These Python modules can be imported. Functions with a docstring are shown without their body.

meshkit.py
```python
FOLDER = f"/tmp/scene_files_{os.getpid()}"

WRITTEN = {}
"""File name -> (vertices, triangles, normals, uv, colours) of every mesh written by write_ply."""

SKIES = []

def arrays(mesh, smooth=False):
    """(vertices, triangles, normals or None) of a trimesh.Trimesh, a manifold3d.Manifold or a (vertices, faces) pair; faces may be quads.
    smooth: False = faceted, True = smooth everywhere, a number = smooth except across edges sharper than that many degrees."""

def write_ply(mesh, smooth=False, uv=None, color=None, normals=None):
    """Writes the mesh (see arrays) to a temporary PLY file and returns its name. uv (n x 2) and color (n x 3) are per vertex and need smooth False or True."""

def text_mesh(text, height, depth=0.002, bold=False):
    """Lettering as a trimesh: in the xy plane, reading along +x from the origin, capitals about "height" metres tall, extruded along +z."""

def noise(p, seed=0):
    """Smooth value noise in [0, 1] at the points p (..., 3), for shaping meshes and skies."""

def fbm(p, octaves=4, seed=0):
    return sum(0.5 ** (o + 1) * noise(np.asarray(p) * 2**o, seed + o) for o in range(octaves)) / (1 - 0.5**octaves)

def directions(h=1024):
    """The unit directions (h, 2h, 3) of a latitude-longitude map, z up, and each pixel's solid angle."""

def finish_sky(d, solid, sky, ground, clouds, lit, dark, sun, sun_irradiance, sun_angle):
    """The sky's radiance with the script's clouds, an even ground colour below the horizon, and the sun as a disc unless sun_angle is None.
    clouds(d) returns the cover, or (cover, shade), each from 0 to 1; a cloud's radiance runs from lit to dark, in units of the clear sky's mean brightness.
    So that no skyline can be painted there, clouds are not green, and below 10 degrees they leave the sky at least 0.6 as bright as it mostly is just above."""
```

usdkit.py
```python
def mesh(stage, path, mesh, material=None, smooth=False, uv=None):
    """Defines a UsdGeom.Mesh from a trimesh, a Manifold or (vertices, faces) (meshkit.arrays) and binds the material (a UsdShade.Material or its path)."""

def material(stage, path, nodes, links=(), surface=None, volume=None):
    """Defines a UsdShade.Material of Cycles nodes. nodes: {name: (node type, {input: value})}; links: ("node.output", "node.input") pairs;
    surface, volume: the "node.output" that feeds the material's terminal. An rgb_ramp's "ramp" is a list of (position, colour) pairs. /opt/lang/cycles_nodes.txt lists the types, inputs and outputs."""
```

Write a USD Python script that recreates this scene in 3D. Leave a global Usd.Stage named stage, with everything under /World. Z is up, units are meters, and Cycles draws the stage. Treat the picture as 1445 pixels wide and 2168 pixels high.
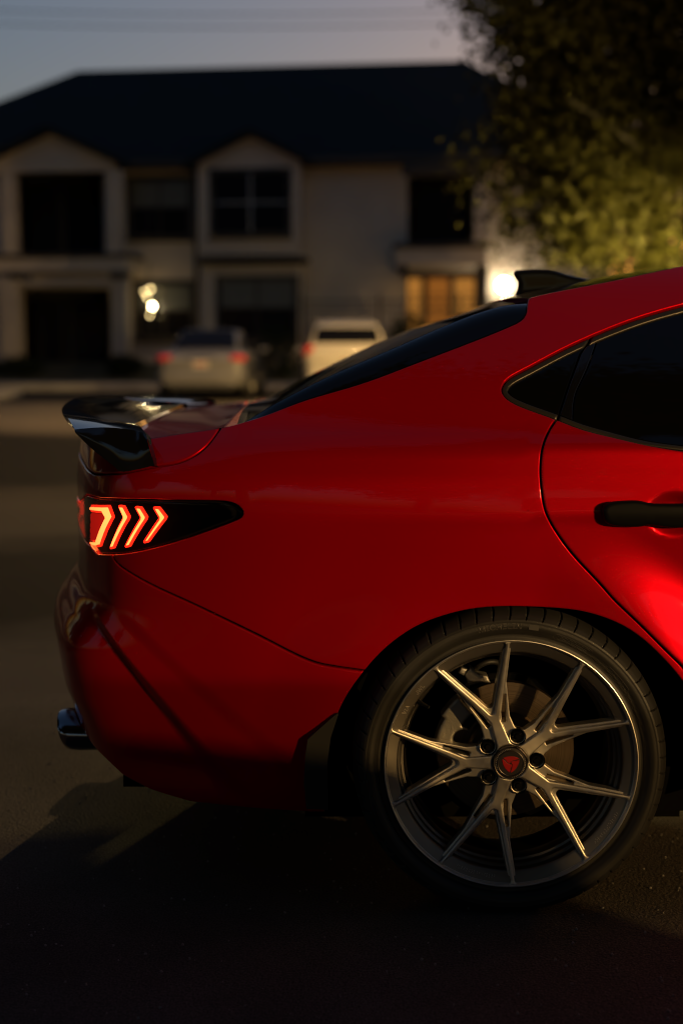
import math, random
import numpy as np, trimesh, shapely, usdkit, meshkit
from shapely.geometry import Polygon, LineString, Point, MultiPolygon
from shapely.ops import unary_union
from scipy.spatial import Delaunay, cKDTree
from scipy.interpolate import CubicSpline, PchipInterpolator
from pxr import Usd, UsdGeom, UsdLux, UsdShade, Gf, Sdf, Vt

stage = Usd.Stage.CreateInMemory()
UsdGeom.Xform.Define(stage, '/World')
UsdGeom.Scope.Define(stage, '/World/Looks')

# ------------------------------------------------------------------ camera
CAM = np.array([0.0, -2.945, 1.24])
PITCH = math.radians(6.93)
FPX = 50.0 / 24.0 * 1445.0
cam = UsdGeom.Camera.Define(stage, '/World/camera')
cam.CreateFocalLengthAttr(50.0)
cam.CreateHorizontalApertureAttr(24.0)
cam.CreateFStopAttr(1.75)
cam.CreateFocusDistanceAttr(3.0)
cam.AddTranslateOp().Set(Gf.Vec3d(*CAM))
cam.AddRotateXYZOp().Set(Gf.Vec3f(90 - 6.93, 0, 0))
cam.CreateExposureAttr(0.3)

# ------------------------------------------------------------------ sky (dusk, the sun below the horizon)
SUN_EL, SUN_ROT, SKY = math.radians(1.5), math.radians(26), 0.15
usdkit.material(stage, '/World/Looks/sky_look', {
    't': ('sky_texture', {'sky_type': 'single_scattering', 'sun_disc': False, 'sun_elevation': SUN_EL,
                          'sun_rotation': SUN_ROT, 'aerosol_density': 2.0, 'ozone_density': 2.5}),
    'h': ('mix_color', {'blend_type': 'multiply', 'fac': 1.0, 'b': (1.08, 0.98, 1.0), 'use_clamp': False}),
    'b': ('background_shader', {'strength': SKY})}, [('t.color', 'h.a'), ('h.result', 'b.color')], surface='b.background')
dome = UsdLux.DomeLight.Define(stage, '/World/sky')
UsdShade.MaterialBindingAPI.Apply(dome.GetPrim()).Bind(UsdShade.Material.Get(stage, '/World/Looks/sky_look'))
dome.GetPrim().SetCustomDataByKey('kind', 'structure')

# street lamps: radiance of each lamp's globe
LA, LB, LE, LC, LD = 90000.0, 66000.0, 165000.0, 3600.0, 46000.0

# ------------------------------------------------------------------ helpers
def setd(p, label=None, cat=None, group=None, kind=None):
    for k, v in (('label', label), ('category', cat), ('group', group), ('kind', kind)):
        if v:
            p.SetCustomDataByKey(k, v)
    return p

USED = {}
def newpath(parent, name):
    base = f'{parent}/{name}'
    n = USED.get(base, -1) + 1
    USED[base] = n
    return base if n == 0 else f'{base}_{n:03d}'

def mat(name):
    return UsdShade.Material.Get(stage, f'/World/Looks/{name}')

def obj(name, mesh, m, parent='/World', smooth=30, **tags):
    """ONE Mesh prim under parent; mesh is trimesh / manifold / (v,f) / (v,f,n)."""
    path = newpath(str(parent), name)
    if isinstance(mesh, tuple) and len(mesh) == 3:
        v, f, n = mesh
        g = UsdGeom.Mesh.Define(stage, path)
        g.CreatePointsAttr(Vt.Vec3fArray.FromNumpy(np.asarray(v, np.float32)))
        g.CreateFaceVertexCountsAttr(Vt.IntArray.FromNumpy(np.full(len(f), 3, np.int32)))
        g.CreateFaceVertexIndicesAttr(Vt.IntArray.FromNumpy(np.asarray(f, np.int32).ravel()))
        g.CreateSubdivisionSchemeAttr('none')
        g.CreateNormalsAttr(Vt.Vec3fArray.FromNumpy(np.asarray(n, np.float32)))
        g.SetNormalsInterpolation('vertex')
        UsdShade.MaterialBindingAPI.Apply(g.GetPrim()).Bind(mat(m))
        p = g.GetPrim()
    else:
        p = usdkit.mesh(stage, path, mesh, mat(m), smooth=smooth).GetPrim()
    return setd(p, **tags) and path

def thing(name, label, cat, loc=(0, 0, 0), rz=0.0, group=None, parent='/World'):
    path = newpath(parent, name)
    x = UsdGeom.Xform.Define(stage, path)
    if any(loc) or rz:
        x.AddTranslateOp().Set(Gf.Vec3d(*map(float, loc)))
        if rz:
            x.AddRotateZOp().Set(float(rz))
    setd(x.GetPrim(), label, cat, group)
    return path

def part(name, parent):
    path = newpath(parent, name)
    UsdGeom.Xform.Define(stage, path)
    return path

def cat_m(*ms):
    return trimesh.util.concatenate([m for m in ms])

def box(cx, cy, cz, sx, sy, sz):
    m = trimesh.creation.box((sx, sy, sz))
    m.apply_translation((cx, cy, cz))
    return m

def rbox(cx, cy, cz, sx, sy, sz, b=0.01):
    """Box with chamfered edges."""
    pts = []
    for i in (-1, 1):
        for j in (-1, 1):
            for k in (-1, 1):
                c = np.array([i * sx / 2, j * sy / 2, k * sz / 2])
                for a in range(3):
                    d = np.array([-i * b, -j * b, -k * b], float)
                    d[a] = 0
                    pts.append(c + d)
    m = trimesh.convex.convex_hull(np.array(pts))
    m.apply_translation((cx, cy, cz))
    return m

def tube(points, radii, sides=8, caps=True):
    p = np.asarray(points, float)
    r = np.broadcast_to(radii, (len(p),))
    t = np.gradient(p, axis=0)
    t /= np.linalg.norm(t, axis=1, keepdims=True) + 1e-12
    a = np.cross(t, np.where(np.abs(t[:, 2:]) < 0.9, [0, 0, 1.0], [1.0, 0, 0]))
    a /= np.linalg.norm(a, axis=1, keepdims=True) + 1e-12
    b = np.cross(t, a)
    ang = np.arange(sides) * 2 * np.pi / sides
    v = p[:, None] + r[:, None, None] * (np.cos(ang)[None, :, None] * a[:, None] + np.sin(ang)[None, :, None] * b[:, None])
    n = len(p)
    i, j = np.meshgrid(np.arange(n - 1), np.arange(sides), indexing='ij')
    q = np.stack([i * sides + j, i * sides + (j + 1) % sides, (i + 1) * sides + (j + 1) % sides, (i + 1) * sides + j], -1).reshape(-1, 4)
    f = [q[:, [0, 1, 2]], q[:, [0, 2, 3]]]
    v = v.reshape(-1, 3)
    if caps:
        v = np.vstack([v, p[:1], p[-1:]])
        k = np.arange(sides)
        f += [np.stack([np.full(sides, n * sides), (k + 1) % sides, k], 1),
              np.stack([np.full(sides, n * sides + 1), (n - 1) * sides + k, (n - 1) * sides + (k + 1) % sides], 1)]
    return trimesh.Trimesh(v, np.vstack(f), process=False)

def lathe(prof, n=96, axis='y', a0=0.0, a1=2 * np.pi):
    """Revolve a profile of (radius, depth) about the y axis."""
    prof = np.asarray(prof, float)
    full = abs(a1 - a0 - 2 * np.pi) < 1e-6
    ang = a0 + (a1 - a0) * np.arange(n if full else n + 1) / n
    m = len(ang)
    v = np.stack([np.outer(np.cos(ang), prof[:, 0]), np.tile(prof[:, 1], (m, 1)), np.outer(np.sin(ang), prof[:, 0])], -1)
    k = len(prof)
    i, j = np.meshgrid(np.arange(m if full else m - 1), np.arange(k - 1), indexing='ij')
    i2 = (i + 1) % m
    q = np.stack([i * k + j, i * k + j + 1, i2 * k + j + 1, i2 * k + j], -1).reshape(-1, 4)
    return trimesh.Trimesh(v.reshape(-1, 3), np.vstack([q[:, [0, 1, 2]], q[:, [0, 2, 3]]]), process=False)

def prism(poly, z0, z1):
    m = trimesh.creation.extrude_polygon(poly, z1 - z0, engine='earcut')
    m.apply_translation((0, 0, z0))
    return m

def xz_prism(poly, y0, y1):
    """A polygon in the (x, z) plane extruded along y from y0 to y1."""
    m = trimesh.creation.extrude_polygon(poly, y1 - y0, engine='earcut')
    v = m.vertices
    m.vertices = np.stack([v[:, 0], y1 - v[:, 2], v[:, 1]], 1)
    m.invert()
    m.fix_normals()
    return m

def smoothstep(a, b, x):
    t = np.clip((np.asarray(x, float) - a) / (b - a), 0, 1)
    return t * t * (3 - 2 * t)

def spline(pts, n=8):
    """Centripetal-like smooth curve through open points."""
    p = np.asarray(pts, float)
    if len(p) < 3:
        return p
    d = np.r_[0, np.cumsum(np.sqrt(np.linalg.norm(np.diff(p, axis=0), axis=1)))]
    c = CubicSpline(d, p, bc_type='natural')
    t = np.concatenate([np.linspace(d[i], d[i + 1], n, endpoint=False) for i in range(len(d) - 1)] + [[d[-1]]])
    return c(t)

def ray(px, py):
    px, py = np.asarray(px, float), np.asarray(py, float)
    x, u = (px - 722.5) / FPX, (1084.0 - py) / FPX
    c, s = math.cos(PITCH), math.sin(PITCH)
    return np.stack([x, c + u * s, -s + u * c], -1)

def at_y(px, py, y):
    """The point of the scene at depth y seen at that place."""
    d = ray(px, py)
    t = (np.asarray(y, float) - CAM[1]) / d[..., 1]
    return CAM + d * t[..., None]

def at_z(px, py, z):
    d = ray(px, py)
    t = (np.asarray(z, float) - CAM[2]) / d[..., 2]
    return CAM + d * t[..., None]

def resample(ring, h):
    """Points along a closed ring, every h or so, corners kept."""
    c = np.asarray(ring.coords)[:-1] if hasattr(ring, 'coords') else np.asarray(ring)
    out = []
    for a, b in zip(c, np.roll(c, -1, 0)):
        k = max(1, int(math.ceil(np.linalg.norm(b - a) / h)))
        out.append(a + (b - a) * (np.arange(k) / k)[:, None])
    p = np.vstack(out)
    keep = [0]
    for i in range(1, len(p)):
        if np.linalg.norm(p[i] - p[keep[-1]]) > h * 0.3:
            keep.append(i)
    return p[keep]

def polys(g):
    return [p for p in getattr(g, 'geoms', [g]) if isinstance(p, Polygon) and p.area > 1e-9]

def sheet(poly, F, h=0.014, hb=0.006, roll=0.003, flange=0.01, off=0.0, shape=None):
    """A panel: a polygon of the parameter plane, meshed, laid on the surface F(u,v) -> (points, unit normals),
    its edge rolled over a radius and turned in by a flange."""
    V, Fc, N, base = [], [], [], 0
    for P in polys(poly):
        P = P.simplify(2e-5)
        bound = [resample(P.exterior, hb)] + [resample(r, hb) for r in P.interiors]
        pts = list(bound)
        steps = [roll * k for k in (0.2, 0.5, 1.0)] if roll else []
        last = 0.0
        for d in steps + [max(roll, hb * 0.5) + hb * 0.8]:
            for q in polys(P.buffer(-d)):
                pts.append(resample(q.exterior, hb))
                pts += [resample(r, hb) for r in q.interiors]
            last = d
        inner = P.buffer(-(last + 0.5 * h))
        if not inner.is_empty:
            x0, y0, x1, y1 = inner.bounds
            nx, ny = int((x1 - x0) / h) + 2, int((y1 - y0) / (h * 0.87)) + 2
            gx, gy = np.meshgrid(np.arange(nx), np.arange(ny))
            g = np.stack([x0 + (gx + 0.5 * (gy % 2)) * h, y0 + gy * h * 0.87], -1).reshape(-1, 2)
            pts.append(g[shapely.contains_xy(inner, g[:, 0], g[:, 1])])
        uv = np.vstack(pts)
        nb = sum(len(b) for b in bound)
        tree = cKDTree(uv)
        drop = {b for a, b in tree.query_pairs(1e-5) if b >= nb}
        if drop:
            keep = np.array([i for i in range(len(uv)) if i not in drop])
            uv = uv[keep]
        tri = Delaunay(uv).simplices
        cen = uv[tri].mean(1)
        tri = tri[shapely.contains_xy(P, cen[:, 0], cen[:, 1])]
        a, b, c = uv[tri[:, 0]], uv[tri[:, 1]], uv[tri[:, 2]]
        area = (b[:, 0] - a[:, 0]) * (c[:, 1] - a[:, 1]) - (b[:, 1] - a[:, 1]) * (c[:, 0] - a[:, 0])
        tri = tri[np.abs(area) > 1e-10]
        area = area[np.abs(area) > 1e-10]
        d = shapely.distance(P.boundary, shapely.points(uv)) if roll else np.full(len(uv), 1.0)
        d[:nb] = 0
        push = np.where(d < roll, roll - np.sqrt(np.maximum(roll ** 2 - (roll - d) ** 2, 0)), 0) if roll else np.zeros(len(uv))
        p, n = F(uv[:, 0], uv[:, 1])
        extra = shape(uv) if shape is not None else 0.0
        v = p + n * (off - push + extra)[:, None] if shape is not None else p + n * (off - push)[:, None]
        # triangles must face along n
        fn = np.cross(v[tri[:, 1]] - v[tri[:, 0]], v[tri[:, 2]] - v[tri[:, 0]])
        flip = (fn * n[tri[:, 0]]).sum(1) < 0
        tri[flip] = tri[flip][:, ::-1]
        fn = np.cross(v[tri[:, 1]] - v[tri[:, 0]], v[tri[:, 2]] - v[tri[:, 0]])
        vn = np.zeros_like(v)
        for k in range(3):
            np.add.at(vn, tri[:, k], fn)
        vn /= np.linalg.norm(vn, axis=1, keepdims=True) + 1e-20
        if shape is None:
            w = smoothstep(roll, roll * 1.6 + 1e-6, d)[:, None]
            vn = vn * (1 - w) + n * w
            vn /= np.linalg.norm(vn, axis=1, keepdims=True) + 1e-20
        V.append(v); N.append(vn); Fc.append(tri + base)
        base += len(v)
        if flange:
            k0 = 0
            for b in bound:
                k = len(b)
                top = v[k0:k0 + k]
                low = top - n[k0:k0 + k] * flange
                ring_n = np.roll(top, -1, 0) - np.roll(top, 1, 0)
                out = np.cross(ring_n, n[k0:k0 + k])
                out /= np.linalg.norm(out, axis=1, keepdims=True) + 1e-20
                # orient the flange's normal away from the panel
                test = Polygon(b) if len(b) > 2 else None
                sgn = 1.0
                pu = b + 0
                nxt = np.roll(b, -1, 0) - np.roll(b, 1, 0)
                i = np.arange(k)
                quad = np.stack([i, (i + 1) % k, (i + 1) % k + k, i + k], 1)
                ff = np.vstack([quad[:, [0, 1, 2]], quad[:, [0, 2, 3]]])
                vv = np.vstack([top, low])
                # is "out" pointing outside?
                probe = top + out * 1e-4
                cent = v[tri].mean(1)
                j = cKDTree(cent).query(top[:: max(1, k // 24)])[1]
                s = ((cent[j] - top[:: max(1, k // 24)]) * out[:: max(1, k // 24)]).sum()
                if s > 0:
                    out = -out
                f3 = np.cross(vv[ff[:, 1]] - vv[ff[:, 0]], vv[ff[:, 2]] - vv[ff[:, 0]])
                nn = np.vstack([out, out])
                fl = (f3 * nn[ff[:, 0]]).sum(1) < 0
                ff[fl] = ff[fl][:, ::-1]
                V.append(vv); N.append(nn); Fc.append(ff + base)
                base += len(vv)
                k0 += k
    return np.vstack(V), np.vstack(Fc), np.vstack(N)

def mirror(mesh, yc):
    v, f, n = (np.array(a) for a in mesh)
    v[:, 1] = 2 * yc - v[:, 1]
    n[:, 1] = -n[:, 1]
    return v, f[:, ::-1].copy(), n

def join(*ms):
    V, Fc, N, b = [], [], [], 0
    for v, f, n in ms:
        V.append(v); N.append(n); Fc.append(f + b); b += len(v)
    return np.vstack(V), np.vstack(Fc), np.vstack(N)

def grid(P, flip=False):
    """Mesh of a (m, n, 3) array of points with smooth normals."""
    m, n = P.shape[:2]
    i, j = np.meshgrid(np.arange(m - 1), np.arange(n - 1), indexing='ij')
    q = np.stack([i * n + j, i * n + j + 1, (i + 1) * n + j + 1, (i + 1) * n + j], -1).reshape(-1, 4)
    if flip:
        q = q[:, ::-1]
    t = trimesh.Trimesh(P.reshape(-1, 3), np.vstack([q[:, [0, 1, 2]], q[:, [0, 2, 3]]]), process=False)
    v, f, nn = meshkit.arrays(t, True)
    return v, f, nn
# ------------------------------------------------------------------ materials
def principled(name, **kw):
    usdkit.material(stage, f'/World/Looks/{name}', {'p': ('principled_bsdf', kw)}, surface='p.BSDF')

# red metallic car paint: a flake base under a clear coat
usdkit.material(stage, '/World/Looks/red_paint', {
    'tc': ('texture_coordinate', {}),
    'fl': ('voronoi_texture', {'scale': 1400.0, 'feature': 'f1'}),
    'fr': ('map_range', {'from_min': 0.0, 'from_max': 1.0, 'to_min': 0.34, 'to_max': 0.48}),
    'sp': ('separate_color', {}),
    'dust': ('noise_texture', {'scale': 3.0, 'detail': 6.0, 'roughness': 0.6}),
    'dr': ('map_range', {'from_min': 0.4, 'from_max': 0.75, 'to_min': 0.012, 'to_max': 0.035}),
    'p': ('principled_bsdf', {'base_color': (0.40, 0.0012, 0.006), 'metallic': 0.55, 'specular_ior_level': 0.0, 'coat_weight': 1.0, 'coat_ior': 1.42})},
    [('tc.object', 'fl.vector'), ('tc.object', 'dust.vector'), ('fl.color', 'sp.color'), ('sp.r', 'fr.value'), ('fr.result', 'p.roughness'),
     ('dust.fac', 'dr.value'), ('dr.result', 'p.coat_roughness')], surface='p.BSDF')
principled('gloss_black', base_color=(0.004, 0.004, 0.005), roughness=0.06, coat_weight=0.5, coat_roughness=0.02)
principled('tinted_glass', base_color=(0.002, 0.002, 0.002), roughness=0.03, specular_ior_level=0.5)
principled('satin_trim', base_color=(0.05, 0.045, 0.04), metallic=0.7, roughness=0.38)
principled('black_plastic', base_color=(0.010, 0.010, 0.010), roughness=0.55)
principled('black_satin', base_color=(0.004, 0.004, 0.004), roughness=0.28, specular_ior_level=0.2)
principled('far_glass', base_color=(0.004, 0.004, 0.006), roughness=0.12, specular_ior_level=0.12)
principled('gap_black', base_color=(0.002, 0.002, 0.002), roughness=0.9, specular_ior_level=0.1)
principled('chrome_dark', base_color=(0.30, 0.29, 0.30), metallic=1.0, roughness=0.12)
principled('lamp_housing', base_color=(0.10, 0.003, 0.003), roughness=0.25)
principled('lamp_reflector', base_color=(0.55, 0.02, 0.015), metallic=0.6, roughness=0.3)
usdkit.material(stage, '/World/Looks/lamp_cover', {
    'f': ('fresnel', {'IOR': 1.45}), 't': ('transparent_bsdf', {'color': (1.0, 0.90, 0.88)}),
    'g': ('glossy_bsdf', {'color': (1, 1, 1), 'roughness': 0.03}), 'm': ('mix_closure', {})},
    [('f.fac', 'm.fac'), ('t.BSDF', 'm.closure1'), ('g.BSDF', 'm.closure2')], surface='m.closure')
def emitter(name, color, strength):
    usdkit.material(stage, f'/World/Looks/{name}', {'e': ('emission', {'color': color, 'strength': strength})}, surface='e.emission')
emitter('lamp_strip', (1.0, 0.23, 0.05), 3.0)
emitter('lamp_glow', (1.0, 0.02, 0.006), 1.5)
emitter('lamp_red', (1.0, 0.02, 0.006), 0.9)
emitter('lamp_chamber', (1.0, 0.015, 0.008), 0.38)
# wheel metal, satin with fine brushing
usdkit.material(stage, '/World/Looks/wheel_metal', {
    'tc': ('texture_coordinate', {}), 'n': ('noise_texture', {'scale': 60.0, 'detail': 5.0}),
    'r': ('map_range', {'from_min': 0.3, 'from_max': 0.7, 'to_min': 0.36, 'to_max': 0.44}),
    'p': ('principled_bsdf', {'base_color': (0.68, 0.65, 0.61), 'metallic': 1.0})},
    [('tc.object', 'n.vector'), ('n.fac', 'r.value'), ('r.result', 'p.roughness')], surface='p.BSDF')
usdkit.material(stage, '/World/Looks/rim_barrel', {
    'p': ('principled_bsdf', {'base_color': (0.16, 0.15, 0.14), 'metallic': 1.0, 'roughness': 0.4})}, surface='p.BSDF')
usdkit.material(stage, '/World/Looks/rubber', {
    'tc': ('texture_coordinate', {}), 'n': ('noise_texture', {'scale': 220.0, 'detail': 4.0}),
    'n2': ('noise_texture', {'scale': 9.0, 'detail': 4.0}),
    'c': ('rgb_ramp', {'ramp': [(0.3, (0.012, 0.0115, 0.011)), (0.7, (0.022, 0.021, 0.020))]}),
    'b': ('bump', {'strength': 0.25, 'distance': 0.001}),
    'p': ('principled_bsdf', {'roughness': 0.5, 'specular_ior_level': 0.45})},
    [('tc.object', 'n.vector'), ('tc.object', 'n2.vector'), ('n2.fac', 'c.fac'), ('c.color', 'p.base_color'), ('n.fac', 'b.height'), ('b.normal', 'p.normal')], surface='p.BSDF')
principled('rubber_letter', base_color=(0.045, 0.042, 0.04), roughness=0.4)
usdkit.material(stage, '/World/Looks/disc_metal', {
    'g': ('geometry', {}), 'o': ('vector_math', {'math_type': 'subtract', 'vector2': (0.362, 0.0, 0.338)}), 'fl': ('vector_math', {'math_type': 'multiply', 'vector2': (1.0, 0.0, 1.0)}), 'l': ('vector_math', {'math_type': 'length'}),
    'w': ('noise_texture', {'dimensions': '1D', 'scale': 420.0, 'detail': 3.0}), 'c': ('rgb_ramp', {'ramp': [(.3, (.12, .09, .065)), (.7, (.20, .155, .115))]}),
    'p': ('principled_bsdf', {'metallic': 1.0, 'roughness': 0.42})},
    [('g.position', 'o.vector1'), ('o.vector', 'fl.vector1'), ('fl.vector', 'l.vector1'), ('l.value', 'w.w'), ('w.fac', 'c.fac'), ('c.color', 'p.base_color')], surface='p.BSDF')
usdkit.material(stage, '/World/Looks/rim_channel', {
    'p': ('principled_bsdf', {'base_color': (0.27, 0.25, 0.225), 'metallic': 1.0, 'roughness': 0.46})}, surface='p.BSDF')
principled('dark_steel', base_color=(0.03, 0.03, 0.03), metallic=0.8, roughness=0.4)
usdkit.material(stage, '/World/Looks/cast_alloy', {
    'g': ('texture_coordinate', {}), 'w': ('noise_texture', {'scale': 300.0, 'detail': 2.0}),
    'b': ('bump', {'strength': 0.35, 'distance': 0.0015}),
    'p': ('principled_bsdf', {'base_color': (0.40, 0.39, 0.37), 'metallic': 0.9, 'roughness': 0.45})},
    [('g.object', 'w.vector'), ('w.fac', 'b.height'), ('b.normal', 'p.normal')], surface='p.BSDF')
principled('lug_black', base_color=(0.008, 0.008, 0.008), metallic=0.3, roughness=0.22)
principled('cap_metal', base_color=(0.22, 0.20, 0.185), metallic=1.0, roughness=0.3)
principled('cap_red', base_color=(0.35, 0.006, 0.008), roughness=0.4, coat_weight=0.5)
# ------------------------------------------------------------------ the red saloon: one surface law for its sides and tail
YC = 0.93                                   # the car's middle plane (its near side lies at y = 0)
WX, WZ = 0.362, 0.338                       # rear wheel centre
_sec = CubicSpline([.05, .12, .2, .3, .42, .55, .68, .80, .875, .93, .99, 1.03, 1.08, 1.2, 1.3, 1.38, 1.42, 1.5],
                   [.20, .13, .07, .035, .018, .012, .016, .006, -.003, .000, .013, .034, .062, .150, .245, .335, .395, .54])
_pk = np.array([[-4.60, 4.10, .93], [-4.35, 4.07, .60], [-4.10, 3.97, .33], [-3.85, 3.78, .14], [-3.5, 3.47, .05], [-3.0, 2.99, .012],
                [-2.0, 2.0, .000], [-1.0, 1.0, .000], [-.37, .37, .000], [0, 0, .010], [.22, -.22, .036], [.38, -.375, .080], [.48, -.466, .122],
                [.56, -.522, .174], [.63, -.556, .235], [.72, -.589, .322], [.85, -.622, .446], [1.05, -.668, .640], [1.345, -.715, .93]])
_px, _py = PchipInterpolator(_pk[:, 0], _pk[:, 1]), CubicSpline(_pk[:, 0], _pk[:, 2])
_px = CubicSpline(_pk[:, 0], _pk[:, 1])
_dx = PchipInterpolator([.05, .2, .30, .38, .42, .47, .52, .545, .60, .655, .675, .72, .88, 1.0, 1.06, 1.2], [.06, .0, -.02, -.042, -.056, -.064, -.070, -.066, -.034, -.002, .0, .0, .0, .018, .03, .04])

def seg_t(x, z, A, B, C, D):
    """0 on line AB, 1 on line CD (both in x, z)."""
    def dist(P, Q):
        n = np.array([-(Q[1] - P[1]), Q[0] - P[0]]); n = n / np.hypot(*n)
        return (x - P[0]) * n[0] + (z - P[1]) * n[1]
    a, b = dist(A, B), dist(C, D)
    w = a - b
    return a / np.where(np.abs(w) < .022, .022 * np.where(w < 0, -1, 1), w)

_L = [at_y(*p, .10)[[0, 2]] for p in ((172, 1300), (462, 1600), (168, 1308), (424, 1650))]

BOWL = 1.0
def sculpt(x, z):
    """Local modelling of the flank, metres outward."""
    R = np.hypot(x - WX, z - WZ)
    th = np.arctan2(z - WZ, x - WX)
    front = smoothstep(.1, .9, np.cos(th) + .0 * R) * smoothstep(-.2, .2, z - WZ + .15)
    rise = 1 - smoothstep(.40, .56, R)
    low = smoothstep(.15, .35, z)
    d = rise * (.010 + .025 * front) * low * (x > -2)
    # crease at handle height and the shoulder above it
    d = d + .003 * np.exp(-((z - .880) / .018) ** 2) * smoothstep(-.35, .25, x)
    d = d + .010 * np.exp(-((z - 1.012) / .024) ** 2) * smoothstep(-.42, -.05, x)
    # bowl behind the door handle
    rho = np.hypot((x - .694) / .060, (z - .878) / .047)
    d = d - .020 * BOWL * (1 - smoothstep(.42, 1.08, rho))
    # bumper facet: a wedge that steps inward towards the lower rear
    t = seg_t(x, z, _L[0], _L[1], _L[2], _L[3])
    below = (np.minimum(t, 4) - 1).clip(0) / 3
    wz = smoothstep(.20, .30, z) * (1 - smoothstep(.60, .66, z))
    wedge = np.where(x < .05, smoothstep(-.03, 1.0, t), 0)
    d = d - .022 * wedge * wz * smoothstep(.02, -.10, x)
    # second soft fold parallel to it
    t2 = seg_t(x, z, *[at_y(*p, .08)[[0, 2]] for p in ((300, 1335), (640, 1600), (290, 1372), (590, 1625))])
    d = d - .005 * smoothstep(0, 1, t2) * wz * smoothstep(.0, -.05, x)
    return d

def base(s, z):
    w = smoothstep(.26, .66, s)
    y = _py(s) + _sec(z) * (1 - .55 * smoothstep(.45, 1.0, s))
    up = smoothstep(.93, 1.10, z) * smoothstep(.45, -.45, -s * -1 * -1) if False else smoothstep(.93, 1.10, z) * smoothstep(-.55, .30, s) * (1 - smoothstep(.5, 1.1, s))
    y = y + .075 * up
    x = _px(s) + _dx(z) * w
    return np.stack([x, y, z + 0 * s], -1)

_s0 = 1.0
def P0(s, z):
    s, z = np.broadcast_arrays(np.asarray(s, float), np.asarray(z, float))
    e = 2e-4
    b = base(s, z)
    n = np.cross(base(s + e, z) - base(s - e, z), base(s, z + e) - base(s, z - e))
    n /= np.linalg.norm(n, axis=-1, keepdims=True)
    return b, n * _s0

if P0(np.array([0.0]), np.array([.7]))[1][0, 1] > 0:
    _s0 = -1.0

def surf(s, z):
    b, n = P0(s, z)
    return b + n * (sculpt(b[..., 0], b[..., 2]) * (1 - smoothstep(.42, .66, s)))[..., None]

_sg = 1.0
def S(s, z):
    s, z = np.asarray(s, float), np.asarray(z, float)
    e = 1e-3
    p = surf(s, z)
    n = np.cross(surf(s + e, z) - surf(s - e, z), surf(s, z + e) - surf(s, z - e)) * _sg
    n /= np.linalg.norm(n, axis=-1, keepdims=True)
    return p, n
if S(np.array([0.0]), np.array([.7]))[1][0, 1] > 0:
    _sg = -1.0

def onS(px):
    """Places seen in the photograph, as (s, z) on the flank (Newton from a start at its widest)."""
    px = np.asarray(px, float)
    d = ray(px[:, 0], px[:, 1])
    t = (.05 - CAM[1]) / d[:, 1]
    p = CAM + d * t[:, None]
    q = np.stack([-p[:, 0], p[:, 2], t], 1)
    q[:, 0] = q[:, 0].clip(-3, .7)
    for it in range(40):
        r = surf(q[:, 0], q[:, 1]) - (CAM + d * q[:, 2:])
        e = 1e-4
        J = np.stack([(surf(q[:, 0] + e, q[:, 1]) - surf(q[:, 0] - e, q[:, 1])) / (2 * e),
                      (surf(q[:, 0], q[:, 1] + e) - surf(q[:, 0], q[:, 1] - e)) / (2 * e), -d], -1)
        JT = np.swapaxes(J, 1, 2)
        step = np.linalg.solve(JT @ J + 1e-5 * np.eye(3), (JT @ r[..., None]))[..., 0]
        step = np.clip(step, -.05, .05)
        q -= step
    return q[:, :2]

def pxpoly(*runs):
    """Polygon in (s, z) from runs of places; each run is a smooth curve, runs meet at corners."""
    c = np.vstack([spline(r, 6) for r in runs])
    g = Polygon(onS(c))
    return g if g.is_valid else g.buffer(0)

G = .0021                                        # half a panel gap
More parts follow.
